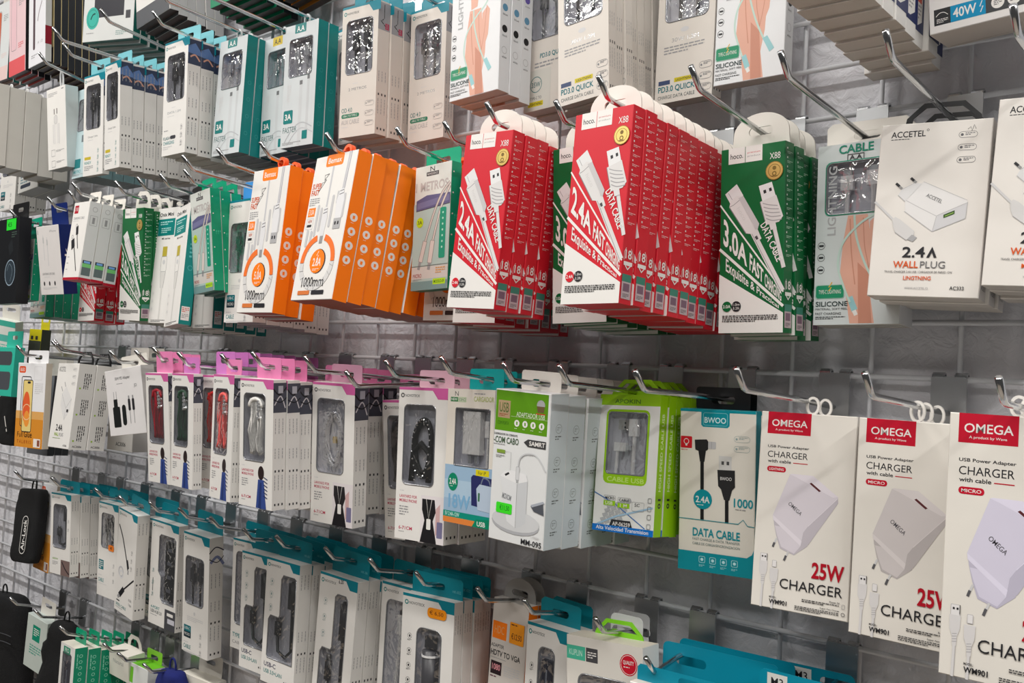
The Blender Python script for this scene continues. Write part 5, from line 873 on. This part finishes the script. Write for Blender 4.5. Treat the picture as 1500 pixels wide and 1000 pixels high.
# ---------------------------------------------------------------- hooks: key, x, rail height, length, tip height, what it carries
H = [
 ('C20', .945, .25, .20, .248, 'chrome peg hook at the far right carrying the cut-off white plug box'),
 ('C19', .860, .25, .20, .248, 'chrome peg hook carrying the white wall plug box by its black hanger'),
 ('C18', .778, .25, .20, .248, 'chrome peg hook over the pale box with the arm picture'),
 ('C17', .697, .25, .20, .251, 'chrome peg hook carrying the green cable boxes beside the big red stack'),
 ('C16', .619, .25, .225, .249, 'chrome peg hook through the tabs of the tall central red stack'),
 ('C15', .551, .25, .20, .244, 'chrome peg hook between the two red stacks, above the half-hidden green box'),
 ('C14', .480, .25, .22, .248, 'chrome peg hook through the tabs of the smaller red stack'),
 ('C13b', .401, .25, .20, .245, 'chrome peg hook running in behind the top of the smaller red stack'),
 ('C13', .326, .25, .20, .249, 'chrome peg hook through the green tab left of the red boxes'),
 ('C11', .240, .25, .23, .247, 'chrome peg hook through the orange loops of the larger orange stack'),
 ('C10', .078, .25, .21, .262, 'chrome peg hook through the orange loops of the left orange stack'),
 ('C9x', .012, .25, .23, .257, 'long chrome peg hook passing behind the left orange box'),
 ('C9', -.048, .25, .245, .252, 'long chrome peg hook over the white window box left of the orange boxes'),
 ('C8', -.122, .25, .20, .250, 'chrome peg hook through the green tabs of the tilted green-sided box'),
 ('C7', -.190, .25, .20, .251, 'chrome peg hook above the white boxes with teal squares'),
 ('C6b', -.258, .25, .20, .253, 'chrome peg hook through the second white loop right of the green box'),
 ('C6', -.329, .25, .20, .254, 'chrome peg hook above the green cable box at the left'),
 ('C4', -.411, .25, .23, .254, 'chrome peg hook through the white tabs of the red-bottomed boxes'),
 ('C3b', -.494, .25, .20, .255, 'empty chrome peg hook just left of the red-bottomed white boxes'),
 ('C3', -.575, .25, .20, .251, 'chrome peg hook above the navy-sided white box'),
 ('C2', -.732, .25, .20, .240, 'chrome peg hook above the small teal-sided box at the left edge'),
 ('D1', -.835, .50, .25, .500, 'chrome peg hook carrying the plain white boxes at the left edge'),
 ('D2', -.660, .50, .20, .520, 'chrome peg hook above the white box with a drawn cable'),
 ('D4', -.512, .50, .22, .502, 'chrome peg hook carrying the slim window box with a yellow tag'),
 ('D5', -.419, .50, .275, .492, 'long chrome peg hook whose tip crosses the pale hand-picture box'),
 ('D5b', -.335, .50, .24, .515, 'chrome peg hook whose tip lies on the big black-window box'),
 ('D6', -.228, .50, .21, .498, 'chrome peg hook carrying the white box with the shiny silver window'),
 ('D7', -.139, .50, .25, .500, 'long chrome peg hook carrying the leftmost teal-sided window box'),
 ('D8', -.068, .50, .25, .500, 'long chrome peg hook carrying the window box with the yellow flag'),
 ('D9', .003, .50, .25, .500, 'long chrome peg hook carrying the front teal-sided window box'),
 ('D11', .127, .50, .20, .500, 'chrome peg hook carrying the cream boxes with two dark plugs'),
 ('D12', .198, .50, .16, .500, 'chrome peg hook carrying the cream boxes left of the hand-picture box'),
 ('D13', .366, .50, .17, .500, 'chrome peg hook carrying the left hand-picture boxes'),
 ('D14', .421, .50, .12, .500, 'short chrome peg hook carrying the box with the round wattage seal'),
 ('D15', .498, .50, .15, .500, 'chrome peg hook carrying the cream boxes above the tall red stack'),
 ('D16', .587, .50, .12, .500, 'short chrome peg hook carrying the cream box with one glossy window'),
 ('D17', .669, .50, .12, .500, 'short chrome peg hook carrying the right hand-picture box'),
 ('D18', .811, .50, .22, .500, 'chrome peg hook carrying the white and navy boxes at the top'),
 ('D19', .922, .51, .14, .530, 'chrome peg hook carrying the wide forty watt box'),
 ('E1', -1.065, .75, .16, .770, 'chrome peg hook carrying the leftmost phone box in the top row'),
 ('E2', -.943, .75, .17, .770, 'chrome peg hook carrying the pink phone box in the top row'),
 ('E3', -.845, .75, .17, .770, 'chrome peg hook carrying the white and dark box pile in the top row'),
 ('E5', -.560, .75, .17, .770, 'chrome peg hook carrying the big box with the black square'),
 ('E6', -.437, .75, .16, .765, 'chrome peg hook carrying the tilted white top-row box'),
 ('E7', -.204, .75, .15, .765, 'chrome peg hook carrying the green-bottomed top-row boxes'),
 ('E9', -.110, .75, .12, .765, 'chrome peg hook carrying the orange top-row boxes'),
 ('B1', -.655, 0, .20, -.008, 'chrome peg hook above the amber screen glass box'),
 ('B2', -.512, 0, .20, .002, 'chrome peg hook carrying the white wall plug boxes at the left'),
 ('B2b', -.540, 0, .185, .004, 'second chrome peg hook crowded beside the left wall plug boxes'),
 ('B3', -.305, 0, .20, -.010, 'chrome peg hook above the crooked white adapter box'),
 ('B3b', -.225, 0, .20, -.008, 'empty chrome peg hook between the adapter box and the first pink box'),
 ('B4', -.146, 0, .215, -.003, 'chrome peg hook carrying the dark red strap box'),
 ('B5', -.068, 0, .22, -.009, 'chrome peg hook carrying the dark green strap box'),
 ('B7', .022, 0, .21, -.009, 'chrome peg hook carrying the pink-corded strap box'),
 ('B8', .114, 0, .225, -.005, 'chrome peg hook carrying the white-corded strap boxes'),
 ('B10', .186, 0, .20, -.007, 'chrome peg hook carrying the sparkling bead strap boxes'),
 ('B11', .265, 0, .20, -.022, 'chrome peg hook low between the two beaded strap boxes'),
 ('B12', .331, 0, .20, -.008, 'chrome peg hook carrying the black beaded strap boxes'),
 ('B13', .417, 0, .20, -.002, 'chrome peg hook carrying the charger box with the teal tab'),
 ('B14', .503, 0, .20, -.006, 'chrome peg hook through the white tab of the green-topped box'),
 ('B14b', .572, 0, .20, -.006, 'chrome peg hook carrying the lime green cable boxes'),
 ('B16', .656, 0, .20, -.008, 'chrome peg hook over the teal and cream data cable box'),
 ('B17', .752, 0, .20, -.003, 'chrome peg hook with white clips, left red-label charger box'),
 ('B18', .855, 0, .20, -.003, 'chrome peg hook with white clips, middle red-label charger box'),
 ('B19', .944, 0, .20, -.003, 'chrome peg hook at the right edge, nearest red-label charger box'),
 ('A1', -.700, -.25, .10, -.250, 'small chrome peg hook right of the black logo pouch'),
 ('A2', -.625, -.25, .135, -.240, 'chrome peg hook carrying the short-cable window boxes'),
 ('A3', -.530, -.25, .10, -.250, 'chrome peg hook carrying the window box with an orange tag'),
 ('A4', -.421, -.25, .11, -.250, 'chrome peg hook carrying the box with a printed black cable'),
 ('A5', -.337, -.25, .10, -.250, 'chrome peg hook carrying the dark hub window box'),
 ('A6', -.246, -.25, .10, -.248, 'chrome peg hook carrying the teal-square cable boxes'),
 ('A7', -.156, -.25, .10, -.250, 'chrome peg hook in front of the half-hidden narrow grey box'),
 ('A8', -.068, -.25, .10, -.255, 'chrome peg hook carrying the left notched-window adapter box'),
 ('A9', .026, -.25, .11, -.250, 'chrome peg hook carrying the right notched-window adapter box'),
 ('A10', .121, -.25, .10, -.252, 'chrome peg hook carrying the notched box with a handwritten price'),
 ('A11', .209, -.25, .10, -.252, 'chrome peg hook carrying the long-window white cable box'),
 ('A12', .294, -.25, .10, -.254, 'chrome peg hook carrying the box with the orange price sticker'),
 ('A13', .394, -.25, .10, -.254, 'chrome peg hook through the grey arched video adapter card'),
 ('A14', .462, -.25, .10, -.254, 'chrome peg hook carrying the navy stick window box'),
 ('A15', .556, -.25, .10, -.254, 'short chrome peg hook under the lime plastic hanger'),
 ('A16', .624, -.25, .11, -.276, 'chrome peg hook through the slot of the front teal card'),
 ('M3', .770, -.25, .10, -.272, 'chrome peg hook through the two cards with white size labels'),
 ('F1', -.527, -.50, .145, -.482, 'chrome peg hook through the four green tabs at bottom left'),
 ('F2', -.457, -.50, .10, -.503, 'chrome peg hook through the cream flap of the small green-edged box'),
 ('F3', -.405, -.50, .10, -.507, 'chrome peg hook through the lime green tabs at bottom left'),
 ('F5', -.320, -.50, .10, -.505, 'chrome peg hook above the blue pouch at the bottom'),
 ('X2', -.828, -.50, .11, -.495, 'chrome peg hook carrying the padded black bag at bottom left'),
 ('F0', -.737, -.50, .10, -.502, 'chrome peg hook carrying the black cloth pouch at bottom left'),
 ('X1', -.812, -.25, .125, -.248, 'chrome peg hook carrying the black logo pouch'),
]
for k in H: peg(*k)

S = stack
row4 = 'on its hook'
# --- third row from the top: coloured cable boxes
S('C20', accetel('MICRO'), .026, 3, 'C20', 'white wall plug box cut off by the right edge of the picture', 'white plug box', 'behind the one cut off at the right edge', 'bhook', (20, 20, 22))
S('C19', accetel('LINGTNING'), .026, 3, 'C19', 'white wall plug box with a drawn charger and large 2.4A, on a black hanger', 'white wall plug box', 'under the black hanger', 'bhook', (20, 20, 22))
S('C18', silicone(), .017, 2, 'C18', 'pale cable box with green-framed window and arm picture, left of the wall plug box', 'pale arm-picture box', 'left of the wall plug box', 'wide')
S('C17', hoco('green'), .017, 5, 'C17', 'front green and white data cable box marked 3.0A, beside the big red stack', 'green data cable box', 'right of the big red stack', 'arch')
S('C16', hoco('red'), .017, None, 'C16', 'front red and white data cable box marked 2.4A in the tall central red stack', 'red data cable box', 'in the tall central stack', 'arch')
S('C15', hoco('green'), .017, None, 'C15', 'green data cable box half hidden between the two red stacks', 'green cable box', 'between the two red stacks', 'arch')
S('C14', hoco('red'), .017, 4, 'C14', 'front red data cable box of the smaller red stack on the left', 'red data cable box', 'in the smaller left stack', 'arch')
S('C14b', hoco('red'), .017, None, 'C13b', 'red cable box whose white foot shows below the smaller red stack', 'red cable box', 'low behind the smaller red stack', 'arch')
S('C13', metros(), .0155, 1, 'C13', 'grey-green two-cable box with green side, standing left of the red boxes', 'green-sided cable box', 'left of the red boxes', 'wide', (0, 160, 120))
S('C12', orange('5.0A'), .0195, None, 'C13', 'orange cable box whose foot shows under the green-sided box', 'orange cable box', 'behind the green-sided box', 'loop', (240, 100, 50))
S('C11', orange('2.8A'), .0195, None, 'C11', 'front white and orange cable box marked 2.8A, tilted forward on orange loops', 'orange cable box', 'in the larger orange stack', 'loop', (240, 100, 50))
S('C10', orange('5.0A'), .0195, 3, 'C10', 'front white and orange cable box marked 5.0A in the left orange stack', 'orange cable box', 'in the left orange stack', 'loop', (240, 100, 50))
S('C9', novo('cable'), .021, None, 'C9', 'white window box with dark plugs, left of the orange boxes', 'white window box', 'left of the orange boxes', 'wide', (60, 140, 210))
S('C8', metros(), .0155, 3, 'C8', 'tilted grey cable box with bright green side, near the left orange stack', 'green-sided cable box', 'left of the orange stacks', 'rect', (0, 160, 120))
S('C8b', onix(), .018, None, 'C8', 'teal-sided white box whose foot shows below the tilted green-sided box', 'teal-sided white box', 'below the tilted green box', 'rect')
S('C7b', onix(), .018, 1, 'C7', 'turned white box with teal square and teal side, beside the green-sided box', 'teal-square box', 'beside the green-sided box', 'rect', (14, 14, 16))
S('C7', onix(), .018, None, 'C7', 'white box with teal square and gold plug drawing, right of the green box', 'white teal-square box', 'right of the green box', 'rect', (14, 14, 16))
S('C6', hoco('green'), .017, None, 'C6', 'green and white data cable box standing among white boxes at the left', 'green cable box', 'among the white boxes at left', 'hex')
S('C5', hoco('red'), .017, 3, 'C4', 'red data cable box showing below the red-bottomed white boxes', 'red cable box', 'below the red-bottomed boxes', 'arch')
S('C4', redwhite(), .0195, 3, 'C4', 'front white charging cable box with red bottom edge and red logo square', 'red-bottomed white box', 'at the left', 'rect')
S('C3', navyside(), .025, 1, 'C3', 'white earphone-style cable box with navy blue side, hanging askew at the left', 'navy-sided box', 'at the left', 'rect', (10, 34, 100))
S('C2', metros(), .0155, 1, 'C2', 'small grey-green box with teal side near the left edge, upper one', 'teal-sided small box', 'at the left edge', 'rect', (0, 150, 120))
S('C2b', metros(), .0155, None, None, 'small grey-green box with teal side near the left edge, lower one', 'lower teal-sided box', 'at the left edge', 'rect', (0, 150, 120))
S('C1', kit(), .022, 1, None, 'black gadget box with a green price sticker at the left edge', 'black box', 'at the left edge', 'rect', (20, 20, 22))
S('C0', whitepack(), .02, 1, None, 'white and mint pack at the left edge above the amber glass box', 'white pack', 'at the left edge', 'rect')
S('C0b', yellowbox(), .02, 1, None, 'dark and yellow pack behind the left-edge hooks', 'yellow pack', 'at the left edge', 'rect', (210, 200, 40))
# --- second row from the top
S('D19', w40(), .045, 1, 'D19', 'wide white box with blue 40W band at the top right corner', 'wide box', 'top right', 'wide')
BK['D18'] = (.811, -.20, .466, 0, 0, 0, .060, .178)
S('D18', navybox(), .0225, None, 'D18', 'front white box with navy side, seen from below at the top', 'white box with navy side', 'at the top right', 'wide')
S('D17', silicone(False), .017, 1, 'D17', 'arm-picture silicone cable box right of the cream window box', 'arm-picture box', 'right of the cream box', 'wide')
S('D16', novo('pd'), .018, 1, 'D16', 'cream quick cable box with yellow tag behind the tall red stack', 'cream quick cable box', 'behind the tall red stack', 'wide', TEAL)
S('D15', novo('pd'), .0125, None, 'D15', 'front cream quick cable box with yellow tag above the red stacks', 'cream quick cable box', 'above the red stacks', 'wide', TEAL)
S('D14', novo('pd35'), .02, None, 'D14', 'cream cable box with round 35W seal and yellow tag', 'cream box', 'behind the round-seal box', 'wide', TEAL)
S('D13', silicone(False), .017, 3, 'D13', 'arm-picture silicone cable box in the middle of the top, colour dots on its side', 'colour-dotted box', 'in the middle of the top', 'wide')
S('D12', novo('aux'), .018, None, 'D12', 'cream audio cable box with white plugs, touching the arm-picture box', 'cream audio box', 'touching the arm-picture box', 'wide', TEAL)
S('D11', novo('aux'), .021, None, 'D11', 'cream audio cable box with dark gold-tipped plugs, right of the teal-sided boxes', 'cream audio box', 'right of the teal-sided boxes', 'wide', TEAL)
S('D10', novo('cable'), .02, 2, None, 'white box edge peeking between the teal-sided and cream boxes', 'white box', 'between teal-sided and cream boxes', 'wide', TEAL)
S('D9', faster(), .0175, 2, 'D9', 'front teal-sided window box marked 3A, rightmost of the teal-sided ones', 'teal-sided box', 'rightmost teal pair', 'clip', (196, 200, 200))
S('D8', faster(True), .0175, None, 'D8', 'window box with a yellow flag between two teal-sided boxes', 'yellow-flag box', 'between the teal-sided boxes', 'clip', (196, 200, 200))
S('D7', faster(), .0175, None, 'D7', 'leftmost teal-sided window box marked 3A, right of the silver-window box', 'teal-sided box', 'right of the silver window', 'clip', (196, 200, 200))
S('D6', novo('flash'), .021, None, 'D6', 'front white flash charging box with a shining silver window', 'white flash box', 'behind the shining silver window', 'wide', (120, 190, 200))
S('D5', novo('yel'), .02, None, 'D5', 'front white window box with photo side, left of the silver-window box', 'white photo-sided box', 'left of the silver window', 'wide', (120, 190, 200))
S('D4', novo('yel'), .012, 1, 'D4', 'slim white window box with a mustard tag, left of the photo-sided stack', 'slim box', 'left of the photo-sided stack', 'wide', (120, 190, 200))
S('D3', aqua(), .02, None, None, 'pale aqua box edge peeking left of the slim mustard-tag box', 'pale aqua box', 'left of the mustard-tag box', 'rect', (120, 190, 200))
S('D2', cabdraw(), .024, 1, 'D2', 'white box with a grey drawn plug, right of the plain white boxes', 'drawn-plug box', 'right of the plain boxes', 'clip', (226, 226, 226))
S('D1', plain(), .028, 5, 'D1', 'plain white carton cut off by the left edge, first of its row', 'plain white carton', 'at the left edge', 'clip', (226, 226, 226))
S('D0', novo('cable'), .021, 3, None, 'white box with dotted side at the left edge below the plain cartons', 'dotted-side box', 'below the plain cartons', 'wide', TEAL)
S('D0b', wbox2(), .03, None, None, 'white box with a dark label seen from below near the left edge', 'dark-label box', 'near the left edge', 'wide', TEAL)
# --- top row
S('E1', phonebox((226, 200, 196), (196, 100, 70), (30, 90, 84), (214, 218, 218)), .012, 3, 'E1', 'pale screen glass box with a copper phone, leftmost at the top', 'pale glass box', 'leftmost at the top', 'rect')
S('E2', phonebox((220, 96, 100), (226, 190, 196), (28, 28, 32), (226, 196, 200)), .012, 4, 'E2', 'pink-footed pale box second from the left at the top', 'pink-footed box', 'second pile at the top', 'rect')
S('E3', handphoto(), .012, 1, 'E3', 'white box with dark red side square at the top left', 'white box', 'top left', 'rect')
BK['E4'] = (-.845, -.126, .732, 3.2, -1.3, -.9, .081, .182)
S('E4', phonebox((60, 50, 50), (90, 60, 50), (38, 40, 44), (206, 190, 140)), .013, None, 'E3', 'dark thin box directly behind the white box with the red square', 'dark thin box', 'in the top left pile', 'rect', (30, 30, 34))
S('E5', bigblack(), .014, None, 'E5', 'large grey box with black panel and mint round sticker at the top', 'large black-panel box', 'at the top', 'rect')
S('E6', phonebox((90, 92, 96), (214, 214, 214), (196, 196, 196), (226, 224, 220)), .016, None, 'E6', 'tilted white box at the top with orange and grey stripes', 'tilted white box', 'at the top', 'rect')
S('E7', phonebox((0, 130, 90), (60, 60, 70), (30, 40, 44), (0, 128, 90)), .014, None, 'E7', 'green box seen from below at the top edge, left of the orange one', 'green box', 'at the top edge', 'rect')
S('E9', phonebox((196, 110, 30), (170, 150, 120), (60, 36, 28), (196, 110, 30)), .014, None, 'E9', 'orange box seen from below at the top edge of the picture', 'orange-brown box', 'at the top edge', 'rect')
# --- fourth row: straps, chargers
WT = (226, 222, 216); PK = (226, 130, 178)
S('B19', omega('MICRO '), .022, 2, 'B19', 'nearest white charger box with red label, cut off by the right edge', 'red-label charger box', 'at the right edge', 'clip', WT)
S('B18', omega('MICRO'), .022, 3, 'B18', 'middle of the three white charger boxes with red labels, partly covered', 'red-label charger box', 'in the middle trio hook', 'clip', WT)
S('B17', omega('LIGHTNING'), .022, 2, 'B17', 'left of the three white charger boxes with red labels, fully visible', 'red-label charger box', 'on the left trio hook', 'clip', WT)
S('B16', bwoo(), .014, 2, 'B16', 'cream and teal data cable box with black plugs beside the charger boxes', 'cream and teal box', 'beside the charger boxes', 'rect', (14, 14, 16))
S('B15', apokin(), .0135, None, 'B14b', 'front lime green cable box with angled white plugs in its window', 'lime green cable box', 'with angled plugs', 'bhook', (150, 204, 10))
S('B14', mm095(), .028, None, 'B14', 'white adapter box with green top panel and bright green price sticker', 'white adapter box', 'behind the green-topped one', 'rect')
S('B13', cargador(), .022, None, 'B13', 'charger window box with blue lower half, left of the green-topped box', 'charger window box', 'left of the green-topped box', 'rect', (0, 150, 150))
S('B12', novo('black', True), .023, 3, 'B12', 'white strap box with a black beaded strap and pale pink tab', 'white strap box', 'behind the black beaded strap', 'rect', (214, 170, 186))
S('B11', novo('dark', True), .022, None, 'B11', 'strap box half hidden left of the black beaded strap box', 'strap box', 'left of the black beads', 'rect', PK)
S('B10', novo('beads', True), .022, 1, 'B10', 'white strap box with a sparkling clear bead loop and gold charm', 'strap box', 'sparkling', 'rect', (214, 160, 186))
S('B9', novo('dark', True), .022, None, 'B10', 'strap box edge peeking out left behind the sparkling bead loop', 'strap box', 'behind the sparkling beads', 'rect', PK)
S('B8', novo('white', True), .0185, 3, 'B8', 'white strap box with thick white cords and bright pink tab', 'pink-tabbed strap box', 'behind the white cords', 'rect', PK)
S('B7', novo('pink', True), .014, 1, 'B7', 'white strap box with salmon pink cords, right of the coral one', 'strap box', 'salmon', 'rect', PK)
S('B6', novo('coral', True), .0185, None, None, 'strap box with coral red cords, half covered by the salmon one', 'coral strap box', 'behind the salmon one', 'rect', (200, 120, 190))
S('B5', novo('green', True), .013, 1, 'B5', 'white strap box with dark green cords', 'pink-tabbed box', 'behind the dark green cords', 'rect', (206, 120, 190))
S('B4', novo('red', True), .013, 4, 'B4', 'leftmost pink-topped strap box, with dark red cords', 'pink-tabbed box', 'behind the dark red cords', 'rect', PK)
S('B3', adapter30(), .022, 1, 'B3', 'crooked white adapter box with black plugs drawn on it', 'adapter box', 'crooked', 'rect')
S('B3b', acbot(), .028, 2, None, 'white carton foot with a model number below the crooked adapter box', 'white carton', 'below the crooked adapter box', 'rect')
S('B2', accetel24(), .029, 2, 'B2', 'front white wall plug box with green lettering at the left', 'white wall plug box', 'with green lettering', 'bhook', (20, 20, 22))
S('B1', fullglue(), .012, 1, 'B1', 'amber and white screen glass box with a phone picture', 'screen glass box', 'amber', 'rect', (230, 230, 232))
S('B1b', phonebox((90, 92, 96), (110, 112, 116), (60, 62, 66), (110, 112, 118)), .012, 3, None, 'grey box just behind the amber screen glass box', 'grey box', 'behind the amber glass box', 'rect')
S('B0', case_teal(), .018, 1, None, 'turquoise pack with two dark windows at the left edge', 'turquoise pack', 'left edge', 'rect', (50, 184, 160))
# --- fifth row: teal-tabbed adapters
TB = (0, 134, 150)
S('A1', fullglue(), .01, 1, 'A1', 'small amber screen glass box between the black pouch and window boxes', 'glass box', 'small', 'rect', (226, 226, 226))
S('A2', novo('short'), .0165, None, 'A2', 'front short-cable window box, leftmost of the teal-tabbed boxes', 'teal-tabbed window box', 'leftmost of its row', 'wide', TB)
S('A3', novo('tag'), .018, None, 'A3', 'white window box with a small orange tag, second teal-tabbed pile', 'teal-tabbed box', 'with the small orange tag', 'wide', TB)
S('A4', novo('photo'), .021, 1, 'A4', 'white box printed with a coiled black cable, no window', 'printed-cable box', 'without a window', 'wide', TB)
S('A5', novo('hub'), .0165, 1, 'A5', 'white box with a dark four-port hub in a notched window', 'hub box', 'dark', 'wide', TB)
S('A5b', novo('cable'), .018, 1, None, 'white box edge just left behind the dark hub box', 'white box', 'left of the hub', 'wide', TB)
S('A6', novo('cable'), .0245, 2, 'A6', 'white window box with teal square and two dark plugs, right of the hub', 'teal-square box', 'right of the hub', 'wide', TB)
S('A7', novo('typec'), .022, None, 'A7', 'narrow grey adapter box edge right of the teal-square box', 'adapter box', 'right of the teal-square box', 'wide', TB)
S('A8', novo('hdmi'), .022, None, 'A8', 'left one of the two notched-window boxes with looped dark cables', 'notched-window box', 'left of the pair', 'wide', TB)
S('A9', novo('hdmi'), .0195, None, 'A9', 'right one of the two notched-window boxes with looped dark cables', 'notched-window box', 'right of the pair', 'wide', TB, tt='HK-067')
S('A10', novo('vid'), .019, None, 'A10', 'notched-window box with a handwritten black price', 'notched-window box', 'with the handwritten price', 'wide', TB, tt='HK-06')
S('A11', novo('typec'), .018, None, 'A11', 'window box with one white plug, left of the orange-stickered box', 'white plug window box', 'left of the orange sticker', 'wide', TB)
S('A12', novo('cyl'), .0155, None, 'A12', 'window box with a coiled grey cable and orange price sticker', 'teal-tabbed box', 'behind the orange price sticker', 'wide', TB, tt='HK-022')
S('A13', vga(), .016, 2, 'A13', 'grey arched video adapter card box with orange labels', 'grey arched box', 'behind the video adapter box', 'arch', (170, 168, 166))
S('A14', novo('usb'), .02, 2, 'A14', 'white window box with a navy stick, right of the video adapter box', 'navy stick box', 'right of the video adapter', 'wide', TB)
S('A15', xipin(), .028, 1, 'A15', 'worn cream box with a red round seal and lime hanger', 'worn cream box', 'behind the red round seal', 'bhook', (130, 210, 40))
S('A16', tealpack(), .012, 1, 'A16', 'front large teal card box with a slot at the bottom right', 'teal card box', 'front', 'low', (0, 138, 164))
C = slot_card
C('A16b', .123, .10, .0007, 'teal card standing right behind the front large teal card box', 'A16', [])
BK['A16c'] = (.672, -.026, -.272, 0, -.8, 1, .123, .1)
C('A16c', .123, .10, .0007, 'rearmost wide teal card at the bottom, nearest the wall', 'A16', [])
BK['W1'] = (.557, -.045, -.259, 0, -1, 0); BK['W2'] = (.552, -.025, -.2595, 0, -1, 0)
C('W1', .040, .05, .0009, 'blank white hanging card just behind the lime green hanger', 'A15', [], None, (216, 216, 218))
C('W2', .040, .05, .0009, 'blank white hanging card nearest the wall behind the lime hanger', 'A15', [], None, (216, 216, 218))
lab = [('R', 8, 2.5, 20, 15, (220, 220, 214)), ('T', 12, 6, 12, 7.5, 'M3', INK, .02)]
C('M3a', .066, .10, .0007, 'front teal card with a white size label at the bottom', 'M3', lab)
C('M3b', .070, .10, .0007, 'rear teal card with a white size label, nearest the wall', 'M3', lab)
# --- bottom left
S('F1', greenwin(), .0215, None, 'F1', 'front bright green window box at the bottom left', 'bright green box', 'at the bottom left', 'rect', (0, 150, 110))
S('F2', smallwht(), .03, 1, 'F2', 'small cream box with a green lower edge and folded flap', 'cream box', 'small', 'hex')
S('F3', greencable(), .03, None, 'F3', 'white and lime green box near the bottom, left of the blue pouch', 'lime green box', 'near the bottom', 'rect', (140, 210, 50))
BK['F5'] = (-.270, -.034, -.527, 0, .7, 4.6, .085, .15)
S('F5', smallwht((222, 218, 206)), .026, 1, None, 'cream carton beside the blue pouch at the bottom', 'cream carton', 'bottom', 'rect')
S('F0', tealwht(), .02, 1, None, 'clear and white pack with a green square between the black bags', 'clear pack', 'between the bags', 'rect')

# ---------------------------------------------------------------- soft pouches
def pouch(name, label, cat, key, depth, m, seed, extra=None, puff=1.0, sq=1.0):
    x, y, z, rx, ry, rz, w, h = BK[key]; rx, ry, rz = [math.radians(max(-8, min(8, a))) for a in (rx, ry, rz)]
    th = thing(name, label, cat, (x, y, z), (rx, ry, rz)); mb = MB(); N, Mv = 26, 20; vs = []; fs = []
    for j in range(Mv+1):
        v = -1+2*j/Mv; ph = v*PI/2
        for i in range(N):
            a = 2*PI*i/N; ce = math.copysign(abs(math.cos(a))**(.55*sq), math.cos(a)); se = math.copysign(abs(math.sin(a))**.8, math.sin(a)); cr = max(abs(math.cos(ph)), 1e-3)**(.32*sq)
            taper = 1-extra*(v+1)/2 if isinstance(extra, float) else 1
            p = Vector((w/2*ce*cr*taper, depth/2+depth/2*se*cr, -h/2+h/2*math.copysign(abs(math.sin(ph))**.7, v)))
            nn = noise.noise(p*28+Vector((seed, 0, 0)))*.006*puff+noise.noise(p*70+Vector((seed, 3, 0)))*.002*puff
            p += Vector((ce*.4, se, 0))*nn; vs.append(p)
    for j in range(Mv):
        for i in range(N): fs.append((j*N+i, j*N+(i+1) % N, (j+1)*N+(i+1) % N, (j+1)*N+i))
    fs += [tuple(range(N))[::-1], tuple(Mv*N+i for i in range(N))]
    mb.add(vs, fs, m); link('pouch_body', mb.mesh('pouch_body', True), th)
    lp = MB(); lp.tube([(.008*math.sin(q), depth/2, .004+.014*math.cos(q)) for q in [i*2*PI/14 for i in range(14)]], .0016, m, 6, closed=True); link('hanging_loop', lp.mesh('hanging_loop', True), th)
    return th, w, h
p, w_, h_ = pouch('neoprene_pouch', 'black padded pouch with white outlined lettering hanging in the fifth row', 'pouch', 'X1', .026, fabric, 1, puff=.6, sq=.5)
link('lettering', art_mesh('lettering', [('O', 50, 40, 22, 72, 10, 1.3, W), ('T', 55, 105, 58, 12, 'Air-Lock', W, .03, -90)], lambda x, y, k: (x/1000-w_/2, -.0035-k*2e-5, -y/1000-.012)), p)
p, w_, h_ = pouch('padded_bag', 'black padded bag with stitched seams in the bottom left corner', 'bag', 'X2', .06, fabric, 5)
mb = MB()
for q in (.30, .36): mb.tube([(-w_*.48+w_*.96*i/12, -.0035-.004*math.sin(PI*i/12), -h_*q-.006*math.sin(i*.5)) for i in range(13)], .0009, mat('dark_grey_thread', (60, 62, 66), .8), 6)
link('seam', mb.mesh('seam', True), p)
p, w_, h_ = pouch('cloth_pouch', 'limp black cloth pouch widening downward beside the green boxes', 'pouch', 'X3', .04, fabric, 9, .45, 1.6)
pouch('blue_pouch', 'royal blue soft pouch at the bottom edge near the lime box', 'pouch', 'X4', .03, bluefab, 3, puff=1.2)
p, w_, h_ = pouch('black_pouch', 'navy black pouch with a white stroke, left edge beside the amber box', 'pouch', 'B0b', .03, fabric, 12)
link('marking', art_mesh('marking', [('L', [(60, 40), (70, 70)], 4, W)], lambda x, y, k: (x/1000-w_/2, -.003-k*2e-5, -y/1000)), p)
